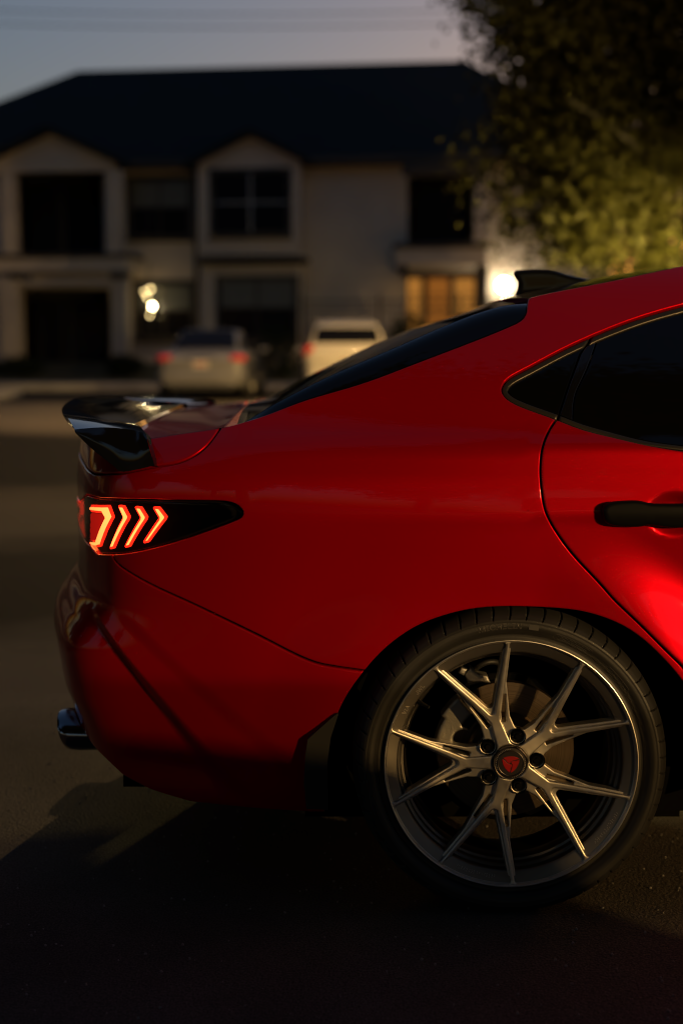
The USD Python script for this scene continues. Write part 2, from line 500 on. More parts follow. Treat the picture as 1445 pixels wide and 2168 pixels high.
# --- lines traced from the photograph
rail = [(1445, 562), (1400, 571), (1340, 584), (1280, 596.5), (1220, 608), (1160, 620), (1118, 630)]
glass_end = [(1118, 632), (1115, 648), (1114, 659), (1108, 672), (1093, 684)]
band_low = [(1093, 684), (1061, 698), (978, 731), (868, 773), (757, 814), (646, 847), (563, 878), (480, 903)]
band_up = [(478, 902), (511, 884), (643, 810), (808, 735), (959, 669), (1065, 634), (1118, 629)]
deck_edge = [(480, 903), (430, 911), (380, 918), (322, 927), (270, 935)]
dlo_up = [(1445, 643), (1400, 655), (1340, 674), (1280, 697), (1220, 723), (1160, 753), (1110, 780), (1075, 800), (1063, 815), (1061, 828), (1070, 842), (1090, 855), (1130, 871), (1180, 889), (1230, 908), (1300, 926), (1370, 942), (1445, 955)]
gap_door = [(1182, 882), (1174, 892), (1154, 927), (1145, 969), (1144, 1008), (1148, 1050), (1156, 1086), (1174, 1121), (1206, 1166), (1238, 1202), (1271, 1237), (1300, 1270), (1350, 1318), (1400, 1368), (1445, 1412)]
gap_bumper = [(237, 1174), (247, 1191), (272, 1211), (330, 1243), (400, 1275), (480, 1313), (560, 1352), (620, 1383), (665, 1402), (700, 1410), (775, 1421)]
gap_trunk = [(200, 1004), (262, 1001), (326, 988), (370, 981), (410, 965), (437, 944), (455, 922), (466, 905)]
lamp_top = [(215, 1056), (334, 1059), (420, 1061), (478, 1063), (500, 1070), (512, 1082), (511, 1092), (497, 1101), (450, 1119), (400, 1137), (348, 1153), (284, 1168), (237, 1173), (205, 1172)]
arch = [(1516, 1722), (1514, 1640), (1500, 1560), (1475, 1495), (1445, 1443), (1400, 1390), (1350, 1345), (1300, 1316), (1230, 1294), (1150, 1286), (1075, 1284), (1000, 1289), (930, 1306), (870, 1332), (810, 1377), (770, 1421), (735, 1470), (713, 1515), (700, 1560), (690, 1620), (686, 1680), (686, 1720)]

def line(pts):
    return onS(spline(pts, 6))

Lgap_d, Lgap_b, Lgap_t, Llamp, Larch = line(gap_door), line(gap_bumper), line(gap_trunk), line(lamp_top), line(arch)
Lrail, Lend, Lband_l, Lband_u, Ldeck, Ldlo = line(rail), line(glass_end), line(band_low), line(band_up), line(deck_edge), line(dlo_up)
# the opening of the side windows, closed beyond the frame
s_w = -2.25
dlo = Polygon(np.vstack([Ldlo, [[-1.2, 1.0], [-1.7, .99], [s_w, .98], [s_w + .25, 1.12], [-1.7, 1.31], [-1.2, 1.345], [-1.0, 1.342]]])).buffer(0)
# whole flank, from the sill to the roof rail and the deck
rail_front = np.array([[-1.0, 1.405], [-1.3, 1.402], [-1.7, 1.36], [-2.1, 1.22], [-2.5, 1.06], [-3.2, 1.0], [-4.0, .82], [-4.6, .72]])
top = np.vstack([[[1.345, 1.03], [.9, 1.02], [.62, 1.01]], Ldeck[::-1], Lband_l[::-1][1:], Lend[::-1][1:], Lrail[::-1][1:], rail_front])
sill = np.array([[-4.6, .22], [-3.7, .20], [-2.0, .20], [-1.0, .20], [-.88, .20]])
low_out = onS(np.array([(640, 1700), (395, 1717), (274, 1693), (225, 1659), (177, 1591), (150, 1540)]))
flank = Polygon(np.vstack([top, sill, Larch, [[.07, .208], [.2, .210], [.34, .213], [.44, .230], [.52, .252], [.58, .282], [.66, .315], [.76, .342], [.90, .365], [1.345, .42]]]))
if not flank.is_valid:
    flank = flank.buffer(0)
    flank = max(polys(flank), key=lambda p: p.area)
front_arch = Point(-3.21, .338).buffer(.37, 32)
flank = flank.difference(front_arch)
lamp_zone = Polygon(np.vstack([Llamp, [[.70, .768], [.95, .762], [1.345, .762], [1.345, .825], [.95, .84], [.70, .885]]])).buffer(0)
def cut(region, curve, extend0=None, extend1=None):
    c = np.asarray(curve)
    if extend0 is not None: c = np.vstack([extend0, c])
    if extend1 is not None: c = np.vstack([c, extend1])
    return region.difference(LineString(c).buffer(G, cap_style=2))

red = flank.difference(lamp_zone.buffer(G)).difference(dlo.buffer(.0004))
red = cut(red, Lgap_d, Ldlo[np.argmin(np.linalg.norm(Ldlo - Lgap_d[0], axis=1))] + [[0, .02]], [[-.83, .37], [-.80, .15]])
red = cut(red, Lgap_b, None, Lgap_b[-1] + np.array([[-.05, -.01]]))
red = cut(red, Lgap_b[:1], None, None) if False else red
red = cut(red, Lgap_t, [[1.345, .95]], [Lgap_t[-1] + [-.004, .03]])
red = cut(red, [[.60, .80], [.60, .90], [.60, .955]]) if False else red
red = cut(red, np.array([[-1.62, 1.05], [-1.60, .9], [-1.62, .6], [-1.66, .18]]))
red = cut(red, np.array([[-2.62, 1.2], [-2.66, .9], [-2.62, .6], [-2.58, .18]]))
pieces = polys(red)
CAR = thing('red_saloon', 'glossy red metallic saloon with black boot spoiler and lit arrow tail lamp, filling the foreground', 'car')
def both(name, mesh, m, parent=CAR, **k):
    a = obj(name, mesh, m, parent, **k)
    obj(name, mirror(mesh, YC), m, parent, **k)
    return a

def which(p):
    c = p.representative_point()
    s, z = c.x, c.y
    def has(a, b): return p.distance(Point(a, b)) < .01
    if has(.05, 1.02) and has(-.15, .75): return 'rear_quarter_panel'
    if has(.2, .45): return 'rear_bumper'
    if has(1.0, .98): return 'boot_side'
    if has(-1.0, .75): return 'rear_door'
    if has(-2.0, .75): return 'front_door'
    if has(-3.2, .85): return 'front_wing'
    return 'body_panel'
for p in pieces:
    if p.area < .002: continue
    nm = which(p)
    far = p.bounds[0] < -1.7
    m = sheet(p, S, h=.03 if far else (.0045 if nm == 'rear_bumper' else .008), hb=.012 if far else .005, roll=.0028, flange=.012)
    both(nm, m, 'red_paint')
# dark shell behind the gaps and openings
shell = sheet(flank.buffer(-.012).difference(dlo.buffer(-.03)), S, h=.05, hb=.03, roll=0, flange=0, off=-.016)
both('inner_shell', shell, 'gap_black')
# ------------------------------------------------------------------ glass, trim and lamps of the red saloon
def S3(sz):
    return surf(np.asarray(sz)[:, 0], np.asarray(sz)[:, 1])

dloin = dlo.buffer(-.0145)
pA = onS(np.array([(1252, 706), (1246, 721), (1229, 745), (1205, 810), (1182, 880), (1176, 900)]))
pB = onS(spline([(1266, 715), (1260, 730), (1248, 766), (1229, 808), (1217, 840), (1213, 889), (1212, 905)], 5))
left = Polygon(np.vstack([pA, [[1, pA[-1, 1]], [1, pA[0, 1]]]])).buffer(0)
rightB = Polygon(np.vstack([pB, [[pB[-1, 0], .5], [-3.5, .5], [-3.5, 1.6], [pB[0, 0], 1.6]]])).buffer(0)
quarter = dloin.intersection(left.buffer(-.0025))
doorg = dloin.intersection(rightB)
bp = Polygon([(-.83, .9), (-.80, 1.5), (-.90, 1.5), (-.93, .9)])
pillar = dloin.difference(left.buffer(.0012)).difference(rightB.buffer(.002))
trim = dlo.buffer(-.0012).difference(dloin.buffer(.001)).difference(LineString(pA).buffer(.0022))
both('quarter_window', sheet(max(polys(quarter), key=lambda p: p.area), S, off=-.007, roll=.002, h=.02), 'tinted_glass')
both('window_pillar', sheet(max(polys(pillar), key=lambda p: p.area), S, off=-.005, roll=.002, h=.02), 'gloss_black')
for q in polys(doorg.difference(bp)):
    if q.area > .01:
        both('door_window', sheet(q, S, off=-.008, roll=.002, h=.03), 'tinted_glass')
both('middle_pillar', sheet(doorg.intersection(bp.buffer(-.002)), S, off=-.005, roll=.002, h=.03), 'gloss_black')
for q in polys(trim):
    both('window_trim', sheet(q, S, off=-.0045, roll=.004, h=.012, hb=.008), 'satin_trim')
# glass band that runs down the side of the rear window
band = Polygon(np.vstack([Lband_u, Lend[1:], Lband_l[1:]])).buffer(0).buffer(-.0018)
_up = LineString(Lband_u)
def edge_push(uv, r=.06, lead=.018):
    d = shapely.distance(_up, shapely.points(uv)) + lead
    return -np.where(d < r, r - np.sqrt(np.maximum(r * r - (r - d) ** 2, 0)), 0)
both('rear_window_side', sheet(max(polys(band), key=lambda p: p.area), S, off=-.0015, roll=.0, h=.007, hb=.005, shape=edge_push), 'tinted_glass')

# rear window, roof, windscreen, bonnet and boot lid: swept across the car from edge to edge
_cx = np.array([-.75, -.50, -.40, -.30, -.23, -.028, .187, .334, .445, .683, .93, 1.3, 1.7, 2.05, 2.4, 2.75, 3.3, 3.8, 4.02, 4.12])
_cz = np.array([1.035, 1.042, 1.047, 1.054, 1.072, 1.17, 1.266, 1.3145, 1.352, 1.402, 1.438, 1.458, 1.445, 1.36, 1.22, 1.06, .99, .88, .80, .70])
_czf = PchipInterpolator(_cx, _cz)
def cross(edge3, nmid=14, p=2.3):
    """Grid from a near edge (k, 3) over the middle line to the mirrored edge."""
    rows = []
    for e in edge3:
        xc = e[0]
        zc = float(_czf(xc))
        s = np.linspace(0, 1, nmid) ** 1.3
        y = e[1] + (YC - e[1]) * s
        z = e[2] + (zc - e[2]) * (1 - (1 - s) ** p)
        half = np.stack([np.full_like(y, xc), y, z], 1)
        far = half[::-1][1:].copy()
        far[:, 1] = 2 * YC - far[:, 1]
        rows.append(np.vstack([half, far]))
    return np.array(rows)

def up(mesh):
    v, f, n = mesh
    return (v, f, n) if n[:, 2].mean() > 0 else (v, f[:, ::-1].copy(), -n)

_p, _n = S(Lband_u[:, 0], Lband_u[:, 1])
eg = _p - _n * .0185
eg = eg[eg[:, 0] < .395]
obj('rear_window', up(grid(cross(eg))), 'tinted_glass', CAR)
er = S3(np.vstack([Lrail[::-1], rail_front[:3]]))
er = np.array([np.interp(np.linspace(.40, 1.68, 60), er[:, 0], er[:, k]) for k in range(3)]).T
er[:, 2] -= .002
er[:, 1] += .006
obj('roof_panel', up(grid(cross(er, p=2.0))), 'gloss_black', CAR)
ew = S3(rail_front[2:6]); ew = np.array([np.interp(np.linspace(1.70, 2.72, 20), ew[:, 0], ew[:, k]) for k in range(3)]).T
obj('windscreen', up(grid(cross(ew, p=2.0))), 'tinted_glass', CAR)
eb = S3(rail_front[5:]); eb = np.array([np.interp(np.linspace(2.74, 4.08, 24), eb[:, 0], eb[:, k]) for k in range(3)]).T
obj('bonnet', up(grid(cross(eb, p=2.0))), 'red_paint', CAR)
ed = S3(Ldeck)
ed = ed[np.argsort(-ed[:, 0])]
k = 26
de = np.vstack([ed[:1] + [[.10, .0, -.012]], ed, S3(np.array([[.62, 1.012], [.8, 1.02], [1.0, 1.027], [1.2, 1.03]]))])
dc = np.r_[de[0, 0], np.linspace(de[1, 0], -.70, len(de) - 1)]
rows = []
for e, xc in zip(de, dc):
    s = np.linspace(0, 1, 16) ** 1.4
    zc = float(_czf(min(xc, -.25))) - (.02 if xc > -.24 else 0)
    half = np.stack([e[0] + (xc - e[0]) * s, e[1] + (YC - e[1]) * s, e[2] - .001 + (zc - e[2]) * (1 - (1 - s) ** 2.6)], 1)
    far = half[::-1][1:].copy(); far[:, 1] = 2 * YC - far[:, 1]
    rows.append(np.vstack([half, far]))
obj('boot_lid', up(grid(np.array(rows))), 'red_paint', CAR)

# roof antenna, a shark fin on the middle line
fin_px = np.vstack([spline([(1090, 625), (1096, 606), (1093, 592), (1086, 579), (1091, 572.5)], 6), spline([(1091, 572.5), (1140, 570), (1175, 573.5), (1203, 582), (1252, 592)], 6), [(1252, 600), (1180, 615)]])
fq = at_y(fin_px[:, 0], fin_px[:, 1], YC)[:, [0, 2]]
finp = Polygon(fq).buffer(0)
zlo = fq[:, 1].min(); zhi = fq[:, 1].max()
def Ffin(sign):
    def F(u, v):
        t = np.clip((zhi - v) / (zhi - zlo), 0, 1)
        hw = .005 + .020 * t
        return np.stack([u, YC + sign * hw, v], 1), np.tile([0, float(sign), .0], (len(u), 1))
    return F
obj('roof_antenna', join(sheet(finp, Ffin(-1), h=.01, hb=.005, roll=.008, flange=.0), sheet(finp, Ffin(1), h=.01, hb=.005, roll=.008, flange=0)), 'gloss_black', CAR)

# door handle: black bar in a red bowl
hz = pxpoly([(1271, 1082), (1274, 1072), (1287, 1064), (1310, 1060.5), (1348, 1060), (1366, 1064.5), (1400, 1065.5), (1500, 1065)], [(1500, 1109), (1400, 1107.5), (1366, 1106), (1352, 1110), (1320, 1110), (1294, 1107), (1277, 1098), (1271, 1082)])
BOWL = 0.0
both('door_handle', sheet(hz, S, off=.024, roll=.008, flange=.012, h=.008, hb=.004), 'black_satin')
both('handle_mount', sheet(hz.buffer(-.012), S, off=.013, roll=0, flange=.03, h=.01, hb=.006), 'black_satin')
BOWL = 1.0
zb = onS(np.array([(1432, 1085)]))[0]

# tail lamps: dark housing, lit light guides, clear cover
lz = lamp_zone.buffer(-.0015)
lamp_of = {}
for side in (0, 1):
    L = part('tail_lamp', CAR)
    fx = (lambda m: m) if side == 0 else (lambda m: mirror(m, YC))
    obj('lamp_housing', fx(sheet(lz, S, off=-.020, roll=0, flange=0, h=.02, hb=.008)), 'lamp_housing', L)
    strips = [
        [(183, 1072.5), (219, 1073.5), (228, 1096), (201, 1155), (192, 1157), (180, 1153), (180, 1147), (194, 1148), (214.5, 1097), (207.5, 1084.5), (182, 1081)],
        [(243.5, 1073.5), (252, 1074.5), (263.5, 1096), (262, 1101), (230, 1160), (224, 1161.5), (253, 1100), (253.5, 1095.5)],
        [(281, 1076), (290.5, 1077), (302.5, 1097), (301, 1102), (266, 1157.5), (258, 1159), (291.5, 1101), (292, 1096.5)],
        [(321, 1077), (330.5, 1077.5), (344.5, 1096.5), (343, 1101), (307.5, 1148.5), (299.5, 1150), (332, 1102), (332.5, 1097)]]
    for c in strips:
        q = Polygon(onS(np.array(c, float))).buffer(0)
        obj('light_guide', fx(sheet(q.buffer(-.0019), S, off=-.007, roll=.0015, flange=.008, h=.006, hb=.003)), 'lamp_strip', L)
    for c in strips:
        q = Polygon(onS(np.array(c, float))).buffer(0)
        obj('light_guide_halo', fx(sheet(q.buffer(.0034, join_style=1).intersection(lz.buffer(-.003)), S, off=-.011, roll=.001, flange=.006, h=.006, hb=.003)), 'lamp_glow', L)
    rq = Polygon(onS(np.array([(181, 1086), (205, 1089), (211, 1098), (192, 1148), (180, 1146)], float))).buffer(0)
    obj('lamp_reflector', fx(sheet(rq, S, off=-.013, roll=.002, flange=.004, h=.006, hb=.004, shape=lambda uv: .003 * np.sin(uv[:, 0] * 700) * np.sin(uv[:, 1] * 420))), 'lamp_chamber', L)
    bar = Polygon([(1.10, .790), (1.18, .784), (1.344, .782), (1.344, .812), (1.18, .812), (1.10, .806)])
    obj('light_bar', fx(sheet(bar, S, off=-.006, roll=.002, flange=.006, h=.02, hb=.008)), 'lamp_red', L)
    obj('lamp_cover', fx(sheet(lz, S, off=.001, roll=.004, flange=.0, h=.012, hb=.005)), 'lamp_cover', L)

# boot spoiler: ducktail wing with turned-down ends
def pt(px, py, y): return at_y(px, py, y)
y0 = surf(*onS(np.array([(327, 985)]))[0])[1] - .016
A = np.array([pt(158, 909, y0 + .075), pt(190, 906, y0 + .065), pt(222, 904.5, y0 + .052), pt(258, 907, y0 + .04), pt(291, 913, y0 + .028), pt(309, 919, y0 + .012)])
Bc = np.array([pt(132, 876, .45), pt(165, 880.5, .44), pt(195, 884.5, .43), pt(228, 889, .41), pt(258, 893, .39), pt(284, 897, .37)])
low = np.array([pt(162, 919, y0 + .072), pt(210, 963, y0 + .045), pt(238, 984, y0 + .03), pt(258, 999, y0 + .018), pt(290, 994, y0 + .006), pt(327, 985, y0)])
def lerp(a, b, n): return np.array([a + (b - a) * t for t in np.linspace(0, 1, n)])
def dense(c, n=25):
    d = np.r_[0, np.cumsum(np.linalg.norm(np.diff(c, axis=0), axis=1))]
    return np.array([PchipInterpolator(d, c[:, k])(np.linspace(0, d[-1], n)) for k in range(3)]).T
A_, B_, L_ = dense(A), dense(Bc), dense(low)
side = lerp(A_, L_, 9); side[:, :, 1] -= (.008 * np.sin(np.linspace(0, np.pi, 9)))[:, None]
cham = lerp(B_, A_, 8); cham[:, :, 2] += (.006 * np.sin(np.linspace(0, np.pi, 8)))[:, None]
rear = dense(np.array([Bc[0], [-.694, .60, 1.071], [-.713, .76, 1.076], [-.722, YC, 1.079]]), 20)
front = dense(np.array([Bc[-1], [-.475, .55, 1.048], [-.472, .75, 1.049], [-.470, YC, 1.049]]), 20)
top_ = lerp(rear, front, 14)
tt = np.linspace(0, 1, 14)
top_[:, :, 2] -= (.014 * np.sin(np.pi * tt) * (1 - .3 * tt))[:, None]
under_l = dense(np.array([low[0], [-.565, .30, 1.0], [-.60, .45, 1.01], [-.635, .65, 1.02], [-.655, YC, 1.022]]), 30)
rear_all = dense(np.vstack([A[:1], rear]), 30)
und = lerp(rear_all, under_l, 7); und[:, :, 0] += (.012 * np.sin(np.linspace(0, np.pi, 7)))[:, None]
fl = front.copy(); fl[:, 2] -= .012; fl[:, 0] += .004
frt = lerp(front, fl, 3)
A2 = A_[-1:]; edge = lerp(np.array([Bc[-1], A[-1], low[-1]]), np.array([Bc[-1], A[-1], low[-1]]) + [.006, .02, -.006], 3)
ms = []
for P in (side, cham, top_, und, frt, edge):
    for s in (0, 1):
        Q = P.copy()
        if s: Q[:, :, 1] = 2 * YC - Q[:, :, 1]
        v, f, n = grid(Q)
        c = np.array([-.55, YC, 1.0])
        if ((v - c) * n).sum() < 0:
            f, n = f[:, ::-1], -n
        ms.append((v, f, n))
obj('boot_spoiler', join(*ms), 'gloss_black', CAR)

# exhaust pipes, rear apron, mud flap, wheel house, floor
for s in (0, 1):
    c = pt(141, 1543, .44)
    m = lathe([(.0, .05), (.034, .05), (.038, .006), (.041, -.002), (.045, -.003), (.0485, .004), (.050, .02), (.049, .12), (.038, .18)], 56)
    m.vertices = np.stack([m.vertices[:, 1] - .30 * m.vertices[:, 2], m.vertices[:, 0] * 1.6, m.vertices[:, 2] * .98], 1)
    m.fix_normals()
    m.apply_translation((c[0], c[1] if not s else 2 * YC - c[1], c[2]))
    obj('exhaust_pipe', m, 'chrome_dark', CAR, smooth=40)
ap = np.array([[-.655, .40], [-.672, .36], [-.655, .30], [-.60, .25], [-.50, .22], [-.3, .20], [-.3, .30], [-.55, .42]])
ap = ap * [.88, 1] + [0, .03]
apm = xz_prism(Polygon(ap), .55, 2 * YC - .55)
obj('rear_apron', apm, 'black_plastic', CAR)
mf = at_y(*np.array([(714, 1512), (704, 1520), (653, 1566), (648, 1600), (645, 1655), (650, 1710), (692, 1712), (690, 1620), (698, 1560)], float).T, .012)[:, [0, 2]]
fl_ = xz_prism(Polygon(mf).buffer(.004).buffer(-.002), .008, .10)
obj('mud_flap', fl_, 'black_plastic', CAR)
f2 = fl_.copy(); f2.vertices[:, 1] = 2 * YC - f2.vertices[:, 1]; f2.invert(); obj('mud_flap', f2, 'black_plastic', CAR)
for wx in (WX, 3.21):
    for s in (0, 1):
        h = lathe([(.40, .03), (.40, .34), (.10, .36), (.0, .36)], 48, a0=-.25, a1=math.pi + .25)
        h.apply_translation((wx, 0, WZ + .02))
        if s: h.vertices[:, 1] = 2 * YC - h.vertices[:, 1]
        obj('wheel_house', h, 'gap_black', CAR, smooth=40)
obj('floor_pan', cat_m(box(-.30, YC, .31, .42, 1.30, .22), box(WX, .37, .38, .90, .02, .56), box(WX, 2 * YC - .37, .38, .90, .02, .56), box(1.75, YC, .30, 4.4, 1.10, .12), box(1.78, YC, .26, 2.2, 1.70, .10)), 'gap_black', CAR)
# ------------------------------------------------------------------ wheels of the red saloon
PXM = .0010074                             # metres per pixel of the photograph in the wheel's plane
ARMS = [110 + 72 * k for k in range(5)]
def pol(r, a): return np.array([r * math.cos(math.radians(a)), r * math.sin(math.radians(a))])
_prof = PchipInterpolator([0, .036, .05, .09, .125, .20, .255, .268, .28], [.020, .020, .021, .0235, .0225, .0125, .0045, .003, .003])
def Fw(dy):
    def F(u, v):
        r = np.hypot(u, v) + 1e-9
        e = 1e-4
        g = (_prof(r + e) - _prof(np.maximum(r - e, 0))) / (2 * e)
        n = np.stack([g * u / r, -np.ones_like(r), g * v / r], 1)
        n /= np.linalg.norm(n, axis=1, keepdims=True)
        return np.stack([u, _prof(r) + dy, v], 1), n
    return F
def taper(p, q, w0, w1):
    d = (q - p) / np.linalg.norm(q - p); n = np.array([-d[1], d[0]])
    return Polygon([p + n * w0 / 2, p - n * w0 / 2, q - n * w1 / 2, q + n * w1 / 2])
spokes, lower, slots = [], [], []
for a in ARMS:
    spokes.append(taper(pol(.030, a), pol(.110, a), .033, .0215))
    for s in (-1, 1):
        p = pol(.098, a) + pol(.0055, a + 90 * s)
        q = pol(.2675, a + 18 * s)
        spokes.append(taper(p, q, .0145, .0074))
        # rib from the lug seat to the branch
        lower.append(taper(pol(.062, a + 25 * s), pol(.098, a + 17.2 * s), .020, .0085))
        lower.append(taper(pol(.094, a + 17.8 * s), pol(.205, a + 15.9 * s), .0075, .004))
        lower.append(taper(p, q, .0245, .0155))
    lower.append(taper(pol(.030, a), pol(.115, a), .044, .034))
    for s in (-1, 1):
        slots.append(taper(pol(.088, a + 11.4 * s), pol(.145, a + 14.0 * s), .0052, .0058).buffer(.0018))
hub = Point(0, 0).buffer(.047, 48)
spoke_face = unary_union(spokes + [hub])
spoke_face = spoke_face.buffer(-.002).buffer(.002).buffer(.006, 12).buffer(-.006, 12)
# tips flow into the rim lip
ringo = Point(0, 0).buffer(.2712, 160).difference(Point(0, 0).buffer(.2655, 160))
spoke_face = unary_union([spoke_face, ringo]).buffer(.007, 12).buffer(-.007, 12).intersection(Point(0, 0).buffer(.2715, 160))
lugs = [pol(.0575, a + 36) for a in ARMS]
lug_hole = unary_union([Point(*p).buffer(.0178, 32) for p in lugs])
spoke_face = spoke_face.difference(lug_hole.buffer(.0006)).difference(Point(0, 0).buffer(.0375, 48))
spoke_face = max(polys(spoke_face.buffer(-.0008).buffer(.0008)), key=lambda p: p.area)
low_face = unary_union(lower + [Point(0, 0).buffer(.074, 64)])
low_face = low_face.buffer(.009, 12).buffer(-.009, 12)
low_face = unary_union([low_face, Point(0, 0).buffer(.2672, 160).difference(Point(0, 0).buffer(.262, 160))]).buffer(.004, 8).buffer(-.004, 8)
low_face = low_face.difference(unary_union(slots)).difference(unary_union([Point(*p).buffer(.0150, 32) for p in lugs])).difference(Point(0, 0).buffer(.034, 48))
low_face = max(polys(low_face), key=lambda p: p.area)

def arc_text(text, height, r, mid, F, off, depth=.0008, flip=False, bold=False, sx=1.0):
    """Raised lettering along a circle, reading clockwise (or, flipped, along the foot)."""
    m = meshkit.text_mesh(text, height, depth, bold=bold)
    v = m.vertices.copy()
    v[:, 0] = (v[:, 0] - (v[:, 0].max() + v[:, 0].min()) / 2) * sx
    if not flip:
        a = math.radians(mid) - v[:, 0] / r
        rr = r + v[:, 1] - height / 2
    else:
        a = math.radians(mid) + v[:, 0] / r
        rr = r - (v[:, 1] - height / 2)
    p, n = F(rr * np.cos(a), rr * np.sin(a))
    t = trimesh.Trimesh(p + n * (off + v[:, 2:3]), m.faces, process=False)
    t.fix_normals()
    return t

tyre_prof = PchipInterpolator([.2655, .2715, .276, .282, .2885, .296, .304, .312, .322, .330, .3345, .3375], [.014, .006, .0085, .0085, .001, -.006, -.0085, -.0078, -.001, .011, .022, .036])
def Ft(u, v):
    r = np.hypot(u, v)
    e = 1e-4
    g = (tyre_prof(np.minimum(r + e, .337)) - tyre_prof(r - e)) / (2 * e)
    n = np.stack([g * u / r, -np.ones_like(r), g * v / r], 1)
    n /= np.linalg.norm(n, axis=1, keepdims=True)
    return np.stack([u, tyre_prof(r), v], 1), n

def make_tyre():
    rs = np.r_[np.linspace(.2655, .283, 8), np.linspace(.2845, .3375, 30)]
    prof = [(r, float(tyre_prof(r))) for r in rs] + [(.3385, .045), (.3395, .06), (.34, .12), (.3395, .18), (.338, .20), (.33, .228), (.31, .243), (.28, .24), (.268, .23)]
    prof = np.array(prof)
    n = 1440
    t = lathe(prof, n)
    v = t.vertices
    r = np.hypot(v[:, 0], v[:, 2]); a = np.arctan2(v[:, 2], v[:, 0])
    nb = 57
    # shoulder grooves, slanted, cut into the tread's edge; circumferential ridges on the wall
    ph = (a * nb / (2 * np.pi) + (r - .32) * 9) % 1.0
    groove = np.exp(-((ph - .5) / .045) ** 4) * smoothstep(.3145, .3215, r) * (v[:, 1] < .05)
    depth = .004 * groove
    ridge = .0009 * (np.exp(-((r - .3165) / .0012) ** 2) + np.exp(-((r - .3115) / .0010) ** 2) + np.exp(-((r - .2865) / .0012) ** 2)) * (v[:, 1] < .04)
    k = v[:, 1] < .012
    v[:, 1] += depth * .9 - ridge
    sc = (r - depth * .9) / r
    v[:, 0] *= sc; v[:, 2] *= sc
    for g in (.085, .12, .155):
        m = np.abs(v[:, 1] - g) < .001
    t.vertices = v
    return t

